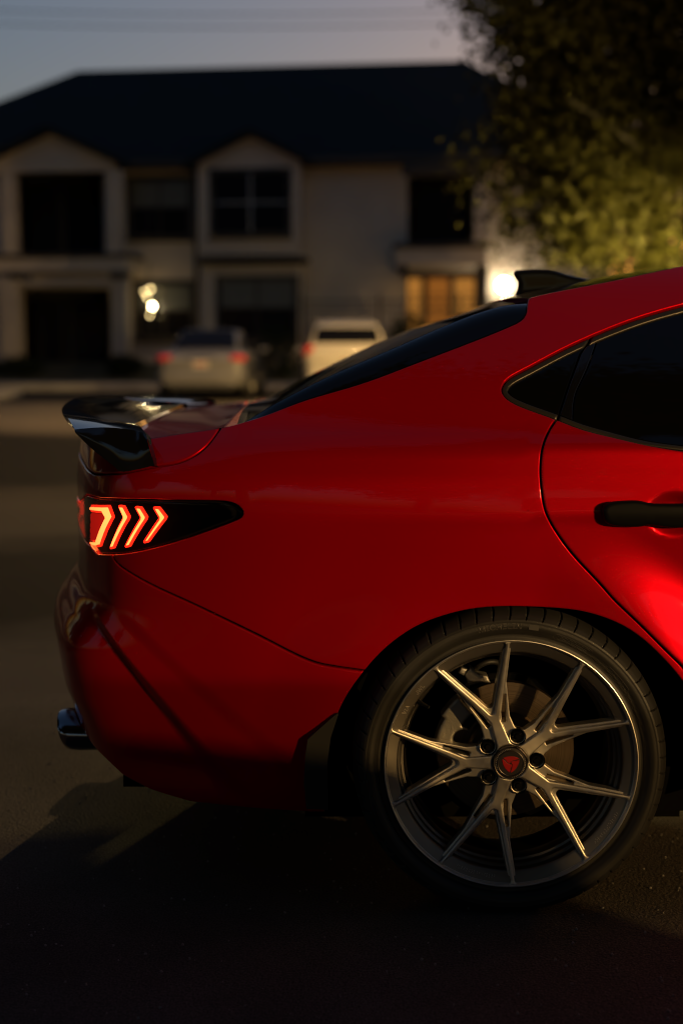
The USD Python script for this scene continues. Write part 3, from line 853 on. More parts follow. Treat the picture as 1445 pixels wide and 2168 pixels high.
def build_wheel(cx, far, parent, full=True):
    W = part('wheel', parent)
    def put(name, mesh, m, smooth=30):
        if isinstance(mesh, tuple):
            v, f, n = (np.array(q) for q in mesh)
            if far:
                v, f, n = mirror((v, f, n), 0)
            v = v + [cx, 2 * YC if far else 0, WZ]
            return obj(name, (v, f, n), m, W)
        t = mesh.copy()
        if far:
            t.vertices[:, 1] *= -1; t.invert()
        t.apply_translation((cx, 2 * YC if far else 0, WZ))
        return obj(name, t, m, W, smooth=smooth)
    put('tyre', make_tyre() if full else lathe([(.268, .01), (.276, .0), (.30, -.006), (.325, .002), (.34, .04), (.34, .19), (.31, .24), (.27, .23)], 96), 'rubber', 40)
    rim = lathe([(.2655, .012), (.2700, .0045), (.2712, .0020), (.2716, .0004), (.2711, -.0008), (.2698, -.0012), (.2684, -.0006), (.2674, .0010), (.2668, .0040),
                 (.2660, .0075), (.2645, .0086)], 240)
    put('rim_lip', rim, 'wheel_metal', 35)
    put('rim_channel', lathe([(.2645, .0086), (.2560, .0125), (.2450, .0175), (.2425, .0195), (.2412, .0235)], 240), 'rim_channel', 35)
    barrel = lathe([(.2412, .0235), (.2408, .030), (.2402, .040), (.2350, .0425), (.2335, .045), (.2330, .058), (.2280, .060), (.2268, .063), (.2262, .074), (.2215, .080),
                    (.2205, .10), (.2235, .16), (.235, .20), (.25, .225)], 200)
    put('rim_barrel', barrel, 'rim_barrel', 35)
    if not full:
        put('rim_spokes', sheet(spoke_face, Fw(0), h=.014, hb=.006, roll=.003, flange=.024), 'wheel_metal')
        return W
    put('rim_spokes', sheet(spoke_face, Fw(0), h=.007, hb=.0022, roll=.0034, flange=.012), 'wheel_metal')
    put('spoke_web', sheet(low_face, Fw(.0095), h=.008, hb=.0022, roll=.0022, flange=.022), 'wheel_metal')
    for p in lugs:
        nut = lathe([(.0, .000), (.0055, .000), (.0062, .0015), (.0066, .006), (.0072, .0065), (.0105, .0045), (.0112, .006), (.0118, .02), (.0118, .034)], 12)
        nut.apply_translation((p[0], .022, p[1]))
        put('lug_nut', nut, 'lug_black', 30)
        seat = lathe([(.0178, .024), (.0172, .026), (.0168, .045), (.0, .045)], 32)
        seat.apply_translation((p[0], .0, p[1]))
        put('lug_seat', seat, 'lug_black', 30)
    cap = lathe([(.0, .0125), (.0262, .0125), (.0268, .0112), (.0275, .0108), (.0282, .0112), (.0286, .0125), (.0335, .0130), (.0340, .0118), (.0352, .0115), (.0360, .0125), (.0366, .0150), (.0374, .024)], 128)
    put('centre_cap', cap, 'cap_metal', 30)
    # the cap's red emblem: a rounded triangle in three swept blades
    R = .0215
    tri = [pol(R, 90 + 180 + 120 * k) for k in range(3)]
    reul = Point(*tri[0]).buffer(R * 1.735, 64).intersection(Point(*tri[1]).buffer(R * 1.735, 64)).intersection(Point(*tri[2]).buffer(R * 1.735, 64))
    reul = reul.buffer(-.002).buffer(.0018)
    for k in range(3):
        b = 270 + 120 * k
        c = spline([pol(.0028, b + 60), pol(.0075, b + 20), pol(.0125, b + 3), pol(.0205, b - 2)], 6)
        wv = np.linspace(.0004, .00125, len(c))
        reul = reul.difference(unary_union([Point(*q).buffer(w) for q, w in zip(c, wv)] + [LineString(c).buffer(.0006)]))
    reul = reul.difference(Point(0, 0).buffer(.0021))
    Fcap = lambda u, v: (np.stack([u, np.full_like(u, .0125), v], 1), np.tile([0, -1.0, 0], (len(u), 1)))
    for q in polys(reul):
        put('cap_emblem', sheet(q, Fcap, h=.004, hb=.0012, roll=.0004, flange=.0012, off=.0011), 'cap_red')
    Fc2 = lambda u, v: (np.stack([u, np.full_like(u, .0128), v], 1), np.tile([0, -1.0, 0], (len(u), 1)))
    rng = random.Random(5)
    ticks = []
    for a0, a1, n in ((92, 205, 17), (18, -82, 15)):
        for i in range(n):
            a = math.radians(a0 + (a1 - a0) * i / (n - 1))
            b = box(0, 0, 0, .0011, .0008, .0026 * rng.uniform(.7, 1.05))
            b.apply_transform(trimesh.transformations.rotation_matrix(a - math.pi / 2 + rng.uniform(-.4, .4), (0, -1, 0)))
            b.apply_translation((.0311 * math.cos(a), .0126, .0311 * math.sin(a)))
            ticks.append(b)
    put('cap_engraving', cat_m(*ticks), 'wheel_metal', False)
    # marks cast in the rim's outer channel
    Fr = lambda u, v: (np.stack([u, .0086 + (.2645 - np.hypot(u, v)) * .457, v], 1), np.stack([-.41 * u / np.hypot(u, v), -np.full_like(u, .91), -.41 * v / np.hypot(u, v)], 1))
    put('rim_marking', arc_text('VIA', .0085, .2540, 152.5, Fr, .0, .0012, sx=1.0, bold=True), 'wheel_metal', False)
    put('rim_marking', arc_text('JWL', .0085, .2540, 140.5, Fr, .0, .0012, bold=True), 'wheel_metal', False)
    beads = []
    rng = random.Random(3)
    for mid, n in ((-34.5, 15), (-106, 17)):
        for i in range(n):
            a = math.radians(mid + (i - (n - 1) / 2) * 1.28)
            for k in range(3):
                if rng.random() < .25: continue
                r = .2540 + (k - 1) * .0026 + rng.uniform(-.0005, .0005)
                aa = a + rng.uniform(-.004, .004)
                p, nn = Fr(np.array([r * math.cos(aa)]), np.array([r * math.sin(aa)]))
                s = trimesh.creation.icosphere(1, .00085); s.apply_translation(p[0]); beads.append(s)
    put('rim_engraving', cat_m(*beads), 'wheel_metal', 60)
    # tyre lettering
    L = [arc_text('MICHELIN', .0115, .3035, 95.5, Ft, -.0003, .0011, bold=True, sx=1.15),
         arc_text('MADE IN U.S.A.', .0042, .2925, 41, Ft, -.0003, .0009, sx=1.2)]
    rng = random.Random(9)
    for row, (r, n, w) in enumerate(((.2975, 26, 14), (.2935, 24, 12.5), (.2898, 26, 13.5))):
        for i in range(n):
            if rng.random() < .12: continue
            a = 64.5 - w / 2 + w * i / (n - 1)
            p, nn = Ft(np.array([r * math.cos(math.radians(a))]), np.array([r * math.sin(math.radians(a))]))
            b = box(0, 0, 0, .0011, .0012, .0022); b.apply_transform(trimesh.transformations.rotation_matrix(math.radians(a - 90), (0, -1, 0))); b.apply_translation(p[0]); L.append(b)
    for a0, a1, r0, r1 in ((55.5, 73.5, .2872, .3003), (33.5, 47.5, .2895, .2960)):
        c = [(r1, a) for a in np.linspace(a0 + 1, a1 - 1, 16)] + [((r0 + r1) / 2, a1)] + [(r0, a) for a in np.linspace(a1 - 1, a0 + 1, 16)] + [((r0 + r1) / 2, a0)]
        c.append(c[0])
        q = np.array([pol(r, a) for r, a in c])
        p, nn = Ft(q[:, 0], q[:, 1])
        L.append(tube(p, .0005, 5))
    p, nn = Ft(np.array([.303 * math.cos(math.radians(82))]), np.array([.303 * math.sin(math.radians(82))]))
    b = box(0, 0, 0, .021, .0012, .011); b.apply_transform(trimesh.transformations.rotation_matrix(math.radians(82 - 90), (0, -1, 0))); b.apply_translation(p[0] + [0, .0002, 0]); L.append(b)
    put('sidewall_lettering', cat_m(*L), 'rubber_letter', False)
    # brake
    disc = lathe([(.045, .098), (.078, .098), (.084, .104), (.086, .118), (.152, .118), (.153, .121), (.153, .138), (.086, .138)], 128)
    put('brake_disc', disc, 'disc_metal', 30)
    hubm = lathe([(.0, .075), (.03, .075), (.034, .08), (.05, .098), (.078, .0985)], 48)
    put('wheel_hub', hubm, 'dark_steel', 30)
    shield = lathe([(.02, .150), (.165, .148), (.170, .140)], 80)
    put('dust_shield', shield, 'gap_black', 30)
    def sector(r0, r1, a0, a1, n=14):
        return Polygon([pol(r1, a) for a in np.linspace(a0, a1, n)] + [pol(r0, a) for a in np.linspace(a1, a0, n)])
    Fp = lambda y: (lambda u, v: (np.stack([u, np.full_like(u, y), v], 1), np.tile([0, -1.0, 0], (len(u), 1))))
    body = sector(.100, .160, 147, 172).union(sector(.118, .168, 130, 150)).buffer(-.004).buffer(.004)
    body = body.difference(Point(*pol(.103, 161)).buffer(.020))
    cal = [sheet(body.buffer(.002).buffer(-.004).buffer(.002), Fp(.078), h=.012, hb=.004, roll=.006, flange=.03)]
    put('brake_caliper', join(*cal), 'cast_alloy')
    br = Polygon([pol(.196, 118.5), pol(.205, 113), pol(.186, 110), pol(.176, 104), pol(.158, 103), pol(.170, 113), pol(.176, 119)])
    br2 = Polygon([pol(.208, 121), pol(.216, 118), pol(.206, 115), pol(.197, 119)])
    put('caliper_bracket', join(sheet(br, Fp(.10), h=.01, hb=.004, roll=.004, flange=.03), sheet(br2, Fp(.092), h=.01, hb=.004, roll=.003, flange=.03)), 'cast_alloy')
    pad = sector(.095, .150, 118, 148).buffer(-.003).buffer(.003)
    put('brake_pad', sheet(pad, Fp(.100), h=.012, hb=.005, roll=.004, flange=.016), 'dark_steel')
    hose = tube(spline([(pol(.19, 112)[0], .13, pol(.19, 112)[1]), (pol(.20, 104)[0], .12, pol(.20, 104)[1]), (pol(.195, 96)[0], .13, pol(.195, 96)[1]), (pol(.16, 90)[0], .17, pol(.16, 90)[1])], 6), .0065, 8)
    put('brake_hose', hose, 'black_plastic', 60)
    q = pol(.238, 147); q2 = pol(.212, 145.5)
    vs = tube(np.array([[q[0], .036, q[1]], [*(q + (q2 - q) * .55)[:1], .030, (q + (q2 - q) * .55)[1]], [q2[0], .024, q2[1]]]), [.0058, .0042, .0040], 10)
    put('valve_stem', vs, 'black_satin', 50)
    return W
build_wheel(WX, False, CAR, True)
for cx, far in ((WX, True), (3.21, False), (3.21, True)):
    build_wheel(cx, far, CAR, False)
# ------------------------------------------------------------------ the place: materials
def noisy(name, stops, scale=4.0, detail=8.0, rough=.8, bump=.0, bscale=200.0, bdist=.004, spec=.4, coord='object', fine=None):
    nodes = {'tc': ('texture_coordinate', {}), 'n': ('noise_texture', {'scale': scale, 'detail': detail, 'roughness': .62}),
             'c': ('rgb_ramp', {'ramp': stops}), 'p': ('principled_bsdf', {'roughness': rough, 'specular_ior_level': spec})}
    links = [(f'tc.{coord}', 'n.vector'), ('n.fac', 'c.fac')]
    if fine:
        nodes['f'] = ('noise_texture', {'scale': fine[0], 'detail': 3.0})
        nodes['fm'] = ('map_range', {'from_min': .3, 'from_max': .7, 'to_min': 1 - fine[1], 'to_max': 1 + fine[1]})
        nodes['mx'] = ('mix_color', {'blend_type': 'multiply', 'fac': 1.0})
        nodes['cb'] = ('combine_color', {})
        links += [(f'tc.{coord}', 'f.vector'), ('f.fac', 'fm.value'), ('fm.result', 'cb.r'), ('fm.result', 'cb.g'), ('fm.result', 'cb.b'), ('c.color', 'mx.a'), ('cb.color', 'mx.b'), ('mx.result', 'p.base_color')]
    else:
        links += [('c.color', 'p.base_color')]
    if bump:
        nodes['bn'] = ('noise_texture', {'scale': bscale, 'detail': 4.0})
        nodes['b'] = ('bump', {'strength': bump, 'distance': bdist})
        links += [(f'tc.{coord}', 'bn.vector'), ('bn.fac', 'b.height'), ('b.normal', 'p.normal')]
    usdkit.material(stage, f'/World/Looks/{name}', nodes, links, surface='p.BSDF')

# asphalt with bands of lamplight and shade across the ground painted into its colour
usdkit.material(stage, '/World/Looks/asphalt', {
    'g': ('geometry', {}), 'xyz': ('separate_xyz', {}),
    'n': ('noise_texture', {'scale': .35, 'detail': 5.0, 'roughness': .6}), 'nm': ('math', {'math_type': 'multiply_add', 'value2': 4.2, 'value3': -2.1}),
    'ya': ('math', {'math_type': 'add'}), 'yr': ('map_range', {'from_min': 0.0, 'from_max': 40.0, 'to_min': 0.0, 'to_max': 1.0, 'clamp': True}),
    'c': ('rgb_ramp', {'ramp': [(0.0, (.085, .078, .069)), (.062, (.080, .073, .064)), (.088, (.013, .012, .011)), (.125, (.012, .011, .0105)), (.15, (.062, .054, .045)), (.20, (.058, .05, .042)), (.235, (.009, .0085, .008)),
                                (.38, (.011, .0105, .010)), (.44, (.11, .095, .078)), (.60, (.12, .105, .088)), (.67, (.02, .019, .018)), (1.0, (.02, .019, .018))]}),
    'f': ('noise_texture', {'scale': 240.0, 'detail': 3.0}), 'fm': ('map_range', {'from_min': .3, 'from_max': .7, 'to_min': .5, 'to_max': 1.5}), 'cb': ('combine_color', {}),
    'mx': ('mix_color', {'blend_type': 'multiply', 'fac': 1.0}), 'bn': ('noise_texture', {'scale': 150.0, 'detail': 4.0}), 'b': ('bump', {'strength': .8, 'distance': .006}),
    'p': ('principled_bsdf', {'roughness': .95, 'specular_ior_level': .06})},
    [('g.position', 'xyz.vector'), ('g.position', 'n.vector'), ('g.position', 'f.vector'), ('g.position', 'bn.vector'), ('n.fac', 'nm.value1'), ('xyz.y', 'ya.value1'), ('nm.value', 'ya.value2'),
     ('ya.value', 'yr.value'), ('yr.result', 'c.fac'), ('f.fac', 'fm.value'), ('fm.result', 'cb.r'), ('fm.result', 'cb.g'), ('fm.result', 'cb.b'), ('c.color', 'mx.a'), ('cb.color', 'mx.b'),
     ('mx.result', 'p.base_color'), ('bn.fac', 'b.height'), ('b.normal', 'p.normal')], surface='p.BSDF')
noisy('concrete', [(.3, (.045, .042, .037)), (.55, (.085, .079, .070)), (.75, (.125, .115, .10))], scale=1.1, rough=.95, spec=.1, bump=.9, bscale=130, bdist=.007, fine=(230, .55))
noisy('pale_concrete', [(.3, (.20, .19, .18)), (.7, (.30, .29, .27))], scale=2.0, rough=.85, bump=.3, bscale=80)
noisy('soil_lawn', [(.3, (.020, .022, .010)), (.6, (.04, .036, .018)), (.8, (.06, .045, .03))], scale=1.6, rough=.95, bump=.6, bscale=40, bdist=.03)
noisy('stucco', [(.3, (.46, .38, .31)), (.7, (.55, .46, .375))], scale=1.2, rough=.9, bump=.3, bscale=60, bdist=.01)
noisy('brown_trim', [(.3, (.035, .026, .02)), (.7, (.055, .042, .033))], scale=5, rough=.7)
usdkit.material(stage, '/World/Looks/shingle', {
    'tc': ('texture_coordinate', {}), 'k': ('brick_texture', {'scale': 1.0, 'brick_width': .33, 'row_height': .14, 'mortar_size': .008, 'color1': (.010, .012, .013), 'color2': (.016, .018, .019), 'mortar': (.008, .008, .008)}),
    'p': ('principled_bsdf', {'roughness': .9, 'specular_ior_level': .2})}, [('tc.object', 'k.vector'), ('k.color', 'p.base_color')], surface='p.BSDF')
principled('dark_pane', base_color=(.006, .006, .007), roughness=.08)
principled('curtain_pane', base_color=(.13, .13, .12), roughness=.25)
principled('window_white', base_color=(.35, .34, .33), roughness=.5)
principled('recess_dark', base_color=(.03, .025, .02), roughness=.8)
emitter('lit_pane', (1.0, .40, .07), .30)
emitter('lit_curtain', (1.0, .33, .05), .20)
emitter('bulb', (1.0, .80, .42), 60.0)
emitter('bulb_soft', (1.0, .72, .3), 14.0)
emitter('flood_lamp', (1.0, .86, .58), 45.0)
emitter('lens_warm', (1.0, .55, .16), 20.0)
principled('black_metal', base_color=(.01, .01, .01), roughness=.5, metallic=.4)
principled('pole_metal', base_color=(.06, .055, .05), roughness=.5, metallic=.7)
def leafmat(name, c1, c2, c3, tr):
    usdkit.material(stage, f'/World/Looks/{name}', {
        'g': ('geometry', {}), 'c': ('rgb_ramp', {'ramp': [(0, c1), (.5, c2), (1, c3)]}),
        'd': ('principled_bsdf', {'roughness': .6, 'specular_ior_level': .1}), 't': ('translucent_bsdf', {}), 'm': ('mix_closure', {'fac': tr})},
        [('g.random_per_island', 'c.fac'), ('c.color', 'd.base_color'), ('c.color', 't.color'), ('d.BSDF', 'm.closure1'), ('t.BSDF', 'm.closure2')], surface='m.closure')
leafmat('autumn_leaf', (.028, .027, .005), (.085, .066, .008), (.10, .042, .006), .12)
leafmat('hedge_leaf', (.012, .018, .008), (.02, .028, .010), (.03, .03, .012), .2)
noisy('bark', [(.3, (.012, .010, .008)), (.7, (.026, .021, .016))], scale=8, rough=.9, bump=.8, bscale=30, bdist=.02)

# ------------------------------------------------------------------ ground
def zsheet(poly, z, h=None):
    m = trimesh.creation.triangulate_polygon(poly, engine='earcut')
    v = np.c_[m[0], np.full(len(m[0]), z)]
    t = trimesh.Trimesh(v, m[1], process=False)
    if t.face_normals[:, 2].mean() < 0: t.invert()
    return t
def rect(x0, y0, x1, y1): return shapely.box(x0, y0, x1, y1)
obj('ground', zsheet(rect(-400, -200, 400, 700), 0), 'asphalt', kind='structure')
# concrete parking bays: slabs with open joints, laid on the asphalt
bay = part('parking_bay', '/World')
setd(stage.GetPrimAtPath(bay), kind='structure')
for i in range(-6, 7):
    for j in range(-2, 1):
        x0, y0 = i * 3.05 - 1.2, 1.93 + (j - 1) * 2.6
        p = rect(x0 + .006, y0 + .006, x0 + 3.05 - .006, y0 + 2.6 - .006)
        s = trimesh.creation.extrude_polygon(p, .008, engine='earcut'); s.apply_translation((0, 0, .0))
        obj('slab', s, 'concrete', bay, smooth=False)
obj('footpath', cat_m(rbox(0, 32.4, .03, 90, 1.6, .26, .02)), 'pale_concrete', kind='structure', smooth=False)
kerb = part('kerb', '/World'); setd(stage.GetPrimAtPath(kerb), kind='structure')
for i in range(-12, 13):
    obj('kerb_stone', rbox(i * 2.0, 31.5, .05, 1.985, .18, .22, .02), 'pale_concrete', kerb, smooth=False)
gx, gy = np.meshgrid(np.linspace(-60, 60, 61), np.linspace(33.1, 75, 40))
gz = .14 + .42 * smoothstep(33.5, 38.0, gy) + .05 * meshkit.fbm(np.stack([gx * .3, gy * .3, gx * 0], -1)) 
lv, lf, ln = up(grid(np.stack([gx, gy, gz], -1)))
obj('lawn', (lv, lf, ln), 'soil_lawn', kind='structure')
obj('driveway_ramp', rbox(-10.4, 27.2, .02, 6.6, 3.2, .20, .05), 'pale_concrete', kind='structure', smooth=False)

# grit on the concrete
gr_ = np.random.default_rng(4)
stones = []
for i in range(1400):
    st = trimesh.creation.icosphere(0, 1.0)
    st.vertices *= gr_.uniform(.6, 1.3, (12, 1)) * gr_.uniform(.0012, .0034)
    st.apply_translation((gr_.uniform(-1.7, 1.5), gr_.uniform(-1.6, 1.9), .0095))
    stones.append(st)
obj('grit', cat_m(*stones), 'pale_concrete', smooth=False, kind='stuff', label='fine pale grit lying on the concrete bay round the red saloon', cat='grit')
# ------------------------------------------------------------------ the apartment house across the car park
BA = math.radians(8.0)
BO = at_y(540, 600, 37.6); BO[2] = 0
BU, BW = np.array([math.cos(BA), -math.sin(BA), 0]), np.array([-math.sin(BA), -math.cos(BA), 0])   # along the front, out of it
def fac(px, py, out=0.0):
    """(u, z) on the plane of the front, or on one standing out of it."""
    d = ray(px, py)
    o = BO + BW * out
    t = ((o - CAM) @ BW) / (d @ BW)
    p = CAM + d * t
    return np.array([(p - BO) @ BU, p[2]])
HOUSE = thing('apartment_house', 'two storey pale stucco apartment house with dark hipped roof behind the car park', 'building', loc=BO, rz=-8.0)
def fbox(px0, py0, px1, py1, out, back, name, m, parent=None, bev=.02):
    """Box covering a rectangle of the front plane, from "out" metres in front of the main wall back to "back"."""
    a, b = fac(px0, py0, out), fac(px1, py1, out)
    return obj(name, rbox((a[0] + b[0]) / 2, (-out + -back) / 2, (a[1] + b[1]) / 2, abs(b[0] - a[0]), abs(out - back), abs(a[1] - b[1]), bev), m, parent or HOUSE, smooth=False)
zb = .45
uL, uR = fac(-260, 700)[0], fac(1290, 700)[0]
z_eave = fac(740, 338)[1]
openings = []
def opening(px0, py0, px1, py1, out=0.0):
    a, b = fac(px0, py0, out), fac(px1, py1, out)
    return rect(min(a[0], b[0]), min(a[1], b[1]), max(a[0], b[0]), max(a[1], b[1]))
W1, W2 = opening(272, 378, 403, 500), opening(286, 598, 408, 716)
Lb1, Lb2 = opening(28, 366, 222, 545), opening(44, 612, 236, 790)
Rb1, Rb2 = opening(862, 372, 1003, 520), opening(858, 586, 1006, 700)
wall = rect(uL, zb, uR, z_eave).difference(unary_union([W1, W2, Lb1, Lb2, Rb1, Rb2]))
obj('wall', xz_prism(wall, 0, .25), 'stucco', HOUSE, smooth=False)
obj('side_wall', cat_m(box(uL + .12, 5.1, (zb + z_eave) / 2, .24, 9.7, z_eave - zb), box(uR - .12, 5.1, (zb + z_eave) / 2, .24, 9.7, z_eave - zb), box((uL + uR) / 2, 10.1, (zb + z_eave) / 2, uR - uL - .5, .24, z_eave - zb)), 'stucco', HOUSE, smooth=False)
# rooms behind the openings
for q in (W1, W2, Lb1, Lb2, Rb1, Rb2):
    obj('recess', box((q.bounds[0] + q.bounds[2]) / 2, 1.6, (q.bounds[1] + q.bounds[3]) / 2, q.bounds[2] - q.bounds[0] + .5, .1, q.bounds[3] - q.bounds[1] + .5), 'recess_dark', HOUSE, smooth=False)
GO = .75                                            # the gabled bay stands this far out
pk = fac(531, 288, GO); e0 = fac(418, 346, GO); e1 = fac(634, 338, GO); b0 = fac(432, 540, GO)
G1 = opening(447, 362, 612, 494, GO); 
G2 = opening(460, 588, 626, 716, GO)
gab = Polygon([(e0[0], b0[1]), (e1[0], b0[1]), (e1[0], e1[1]), (pk[0], pk[1]), (e0[0], e0[1])])
obj('gable_wall', xz_prism(gab.difference(G1), -GO, -.001), 'stucco', HOUSE, smooth=False)
lowbay = rect(e0[0] + .05, zb, e1[0] - .05, b0[1] - .28)
obj('bay_wall', xz_prism(lowbay.difference(G2), -GO + .06, -.002), 'stucco', HOUSE, smooth=False)
c = b0[1] - .14
obj('string_course', rbox((e0[0] + e1[0]) / 2 + .05, -GO / 2 - .14, c, e1[0] - e0[0] + .22, GO + .24, .16, .03), 'brown_trim', HOUSE, smooth=False)
for q, o in ((G1, GO), (G2, GO - .06)):
    bx = q.bounds
    obj('bay_recess', box((bx[0] + bx[2]) / 2, -.05, (bx[1] + bx[3]) / 2, bx[2] - bx[0] + .2, .06, bx[3] - bx[1] + .2), 'recess_dark', HOUSE, smooth=False)
def window(q, out, panes=(2, 2), lit=False, upper='curtain_pane', lower='dark_pane', bar='window_white', frame='brown_trim', sillm=True):
    x0, z0, x1, z1 = q.bounds
    fr = rect(x0 - .07, z0 - .07, x1 + .07, z1 + .07).difference(rect(x0 + .05, z0 + .05, x1 - .05, z1 - .05))
    f = obj('window', xz_prism(fr, -out - .03, -out + .10), frame, HOUSE, smooth=False)
    w, h = (x1 - x0 - .1) / panes[0], (z1 - z0 - .1) / panes[1]
    for i in range(panes[0]):
        for j in range(panes[1]):
            cx, cz = x0 + .05 + (i + .5) * w, z0 + .05 + (j + .5) * h
            m = (upper if j == panes[1] - 1 else lower)
            obj('pane', box(cx, -out + .055, cz, w - .06, .012, h - .06), m, f, smooth=False)
    bars = [rbox(x0 + .05 + i * w, -out + .04, (z0 + z1) / 2, .055, .05, z1 - z0 - .1, .008) for i in range(1, panes[0])]
    bars += [rbox((x0 + x1) / 2, -out + .044, z0 + .05 + j * h, x1 - x0 - .1, .04, .05, .008) for j in range(1, panes[1])]
    for b_ in bars:
        obj('glazing_bar', b_, bar, f, smooth=False)
    if sillm:
        obj('window_sill', rbox((x0 + x1) / 2, -out - .05, z0 - .105, x1 - x0 + .2, .16, .06, .01), frame, HOUSE, smooth=False)
window(W1, 0, (2, 2), bar='brown_trim')
window(W2, 0, (2, 2), bar='brown_trim')
window(G1, GO, (2, 2), upper='dark_pane')
window(G2, GO - .06, (2, 2), bar='brown_trim')
# left porch: pillars, slabs, pediment
PO = 1.5
for (a, b, y0_, y1_) in ((-2, 34, 358, 540), (222, 256, 358, 540), (-4, 40, 600, 790), (238, 270, 600, 790)):
    fbox(a, y0_, b, y1_, PO, PO - .40, 'pillar', 'stucco', bev=.03)
fbox(-30, 545, 268, 574, PO + .06, 0, 'balcony_slab', 'stucco')
fbox(-34, 537, 272, 545, PO + .12, 0, 'slab_edge', 'brown_trim')
fbox(-10, 590, 270, 604, PO - .02, PO - .36, 'porch_beam', 'stucco')
for a in (28, 240):
    fbox(a - 10, 574, a + 26, 590, PO + .1, PO - .42, 'pillar_cap', 'brown_trim', bev=.04)
p0, p1, p2 = fac(-14, 340, PO), fac(108, 282, PO), fac(236, 338, PO)
obj('pediment', xz_prism(Polygon([p0, (p2[0], p0[1]), p1]), -PO + .02, -PO + .3), 'stucco', HOUSE, smooth=False)
fbox(-16, 341, 240, 360, PO + .03, PO - .36, 'porch_beam', 'stucco')
for q, o in ((Lb1, 0), (Lb2, 0)):
    x0, z0, x1, z1 = q.bounds
    obj('balcony_door', rbox((x0 + x1) / 2, .5, (z0 + z1) / 2 - .2, (x1 - x0) * .8, .06, (z1 - z0) * .9, .01), 'dark_pane', HOUSE, smooth=False)
    obj('door_frame', rbox((x0 + x1) / 2, .47, (z0 + z1) / 2 - .2, .07, .05, (z1 - z0) * .9, .01), 'brown_trim', HOUSE, smooth=False)
# right balcony and the lit room below it
RO = 1.2
fbox(836, 524, 1030, 560, RO, 0, 'balcony_slab', 'stucco')
fbox(830, 514, 1034, 524, RO + .08, 0, 'slab_edge', 'brown_trim')
for a, b in ((1004, 1030),):
    fbox(a, 372, b, 514, RO, RO - .3, 'pillar', 'stucco')
    fbox(a, 572, b, 780, RO, RO - .3, 'pillar', 'brown_trim')
for a in (836, 1006):
    fbox(a, 560, a + 24, 574, RO + .05, RO - .4, 'bracket', 'brown_trim', bev=.04)
fbox(846, 574, 1016, 586, RO - .1, RO - .34, 'porch_beam', 'brown_trim')
fbox(850, 345, 1040, 366, RO - .1, RO - .4, 'porch_beam', 'brown_trim')
x0, z0, x1, z1 = Rb1.bounds
obj('balcony_door', rbox((x0 + x1) / 2, .5, (z0 + z1) / 2, (x1 - x0) * .8, .06, (z1 - z0), .01), 'dark_pane', HOUSE, smooth=False)
# lit french window
x0, z0, x1, z1 = Rb2.bounds
zf = fac(930, 770)[1]
for a, b, m in ((862, 892, 'lit_pane'), (905, 950, 'lit_curtain'), (962, 1004, 'lit_pane')):
    p, q = fac(a, 588, -.1), fac(b, 588, -.1)
    f = obj('lit_window', xz_prism(rect(p[0] - .07, z0 - .05, q[0] + .07, z1 + .03).difference(rect(p[0], z0, q[0], z1 - .04)), .06, .16), 'brown_trim', HOUSE, smooth=False)
    obj('pane', box((p[0] + q[0]) / 2, .13, (z0 + z1) / 2, q[0] - p[0] - .004, .01, z1 - z0 - .05), m, f, smooth=False)
    for k in (1, 2):
        obj('glazing_bar', box((p[0] + q[0]) / 2, .11, z0 + (z1 - z0) * k / 3, q[0] - p[0] - .004, .02, .03), 'brown_trim', f, smooth=False)
# roof: hipped, with the two small gables in front of it
ov = .55
rl, rr = fac(165, 153, -5.0), fac(985, 124, -5.0)
zr = (rl[1] + rr[1]) / 2 
ul, ur = fac(-330, 345)[0], uR + ov
zE = z_eave + .05
V = np.array([[ul, -ov, zE], [ur, -ov, zE], [ur, 10.6, zE], [ul, 10.6, zE], [rl[0], 5.0, zr], [max(rr[0], ur - 5.5), 5.0, zr]])
lowv = V[:4] - [0, 0, .22]
VV = np.vstack([V, lowv])
FF = [[0, 1, 5], [0, 5, 4], [1, 2, 5], [2, 3, 4], [2, 4, 5], [3, 0, 4], [6, 8, 7], [6, 9, 8], [0, 6, 7], [0, 7, 1], [1, 7, 8], [1, 8, 2], [2, 8, 9], [2, 9, 3], [3, 9, 6], [3, 6, 0]]
rf = trimesh.Trimesh(VV, FF, process=False)
obj('roof', rf, 'shingle', HOUSE, smooth=False)
def small_gable(a, apex, b, out, back):
    pts = [np.array(a), np.array(apex), np.array(b)]
    a_, k_, b_ = pts
    da, db = (a_ - k_) / np.linalg.norm(a_ - k_), (b_ - k_) / np.linalg.norm(b_ - k_)
    a_, b_ = a_ + da * .35, b_ + db * .35
    t = .17
    outer = Polygon([a_, k_, b_, b_ + [0, t], k_ + [0, t * 1.2], a_ + [0, t]])
    return xz_prism(outer, -out - .35, back)
obj('gable_roof', small_gable(e0, pk, e1, GO, 3.0), 'shingle', HOUSE, smooth=False)
obj('gable_roof', small_gable(p0, p1, p2, PO, 2.6), 'shingle', HOUSE, smooth=False)
obj('fascia', box((ul + ur) / 2, -ov - .02, zE - .11, ur - ul, .03, .2), 'brown_trim', HOUSE, smooth=False)
# downpipe beside the gabled bay
u_ = fac(415, 500)[0]
obj('downpipe', tube(np.array([[u_, -.08, z_eave - .1], [u_, -.08, 2.5], [u_, -.08, zb]]), .05, 8), 'brown_trim', HOUSE)

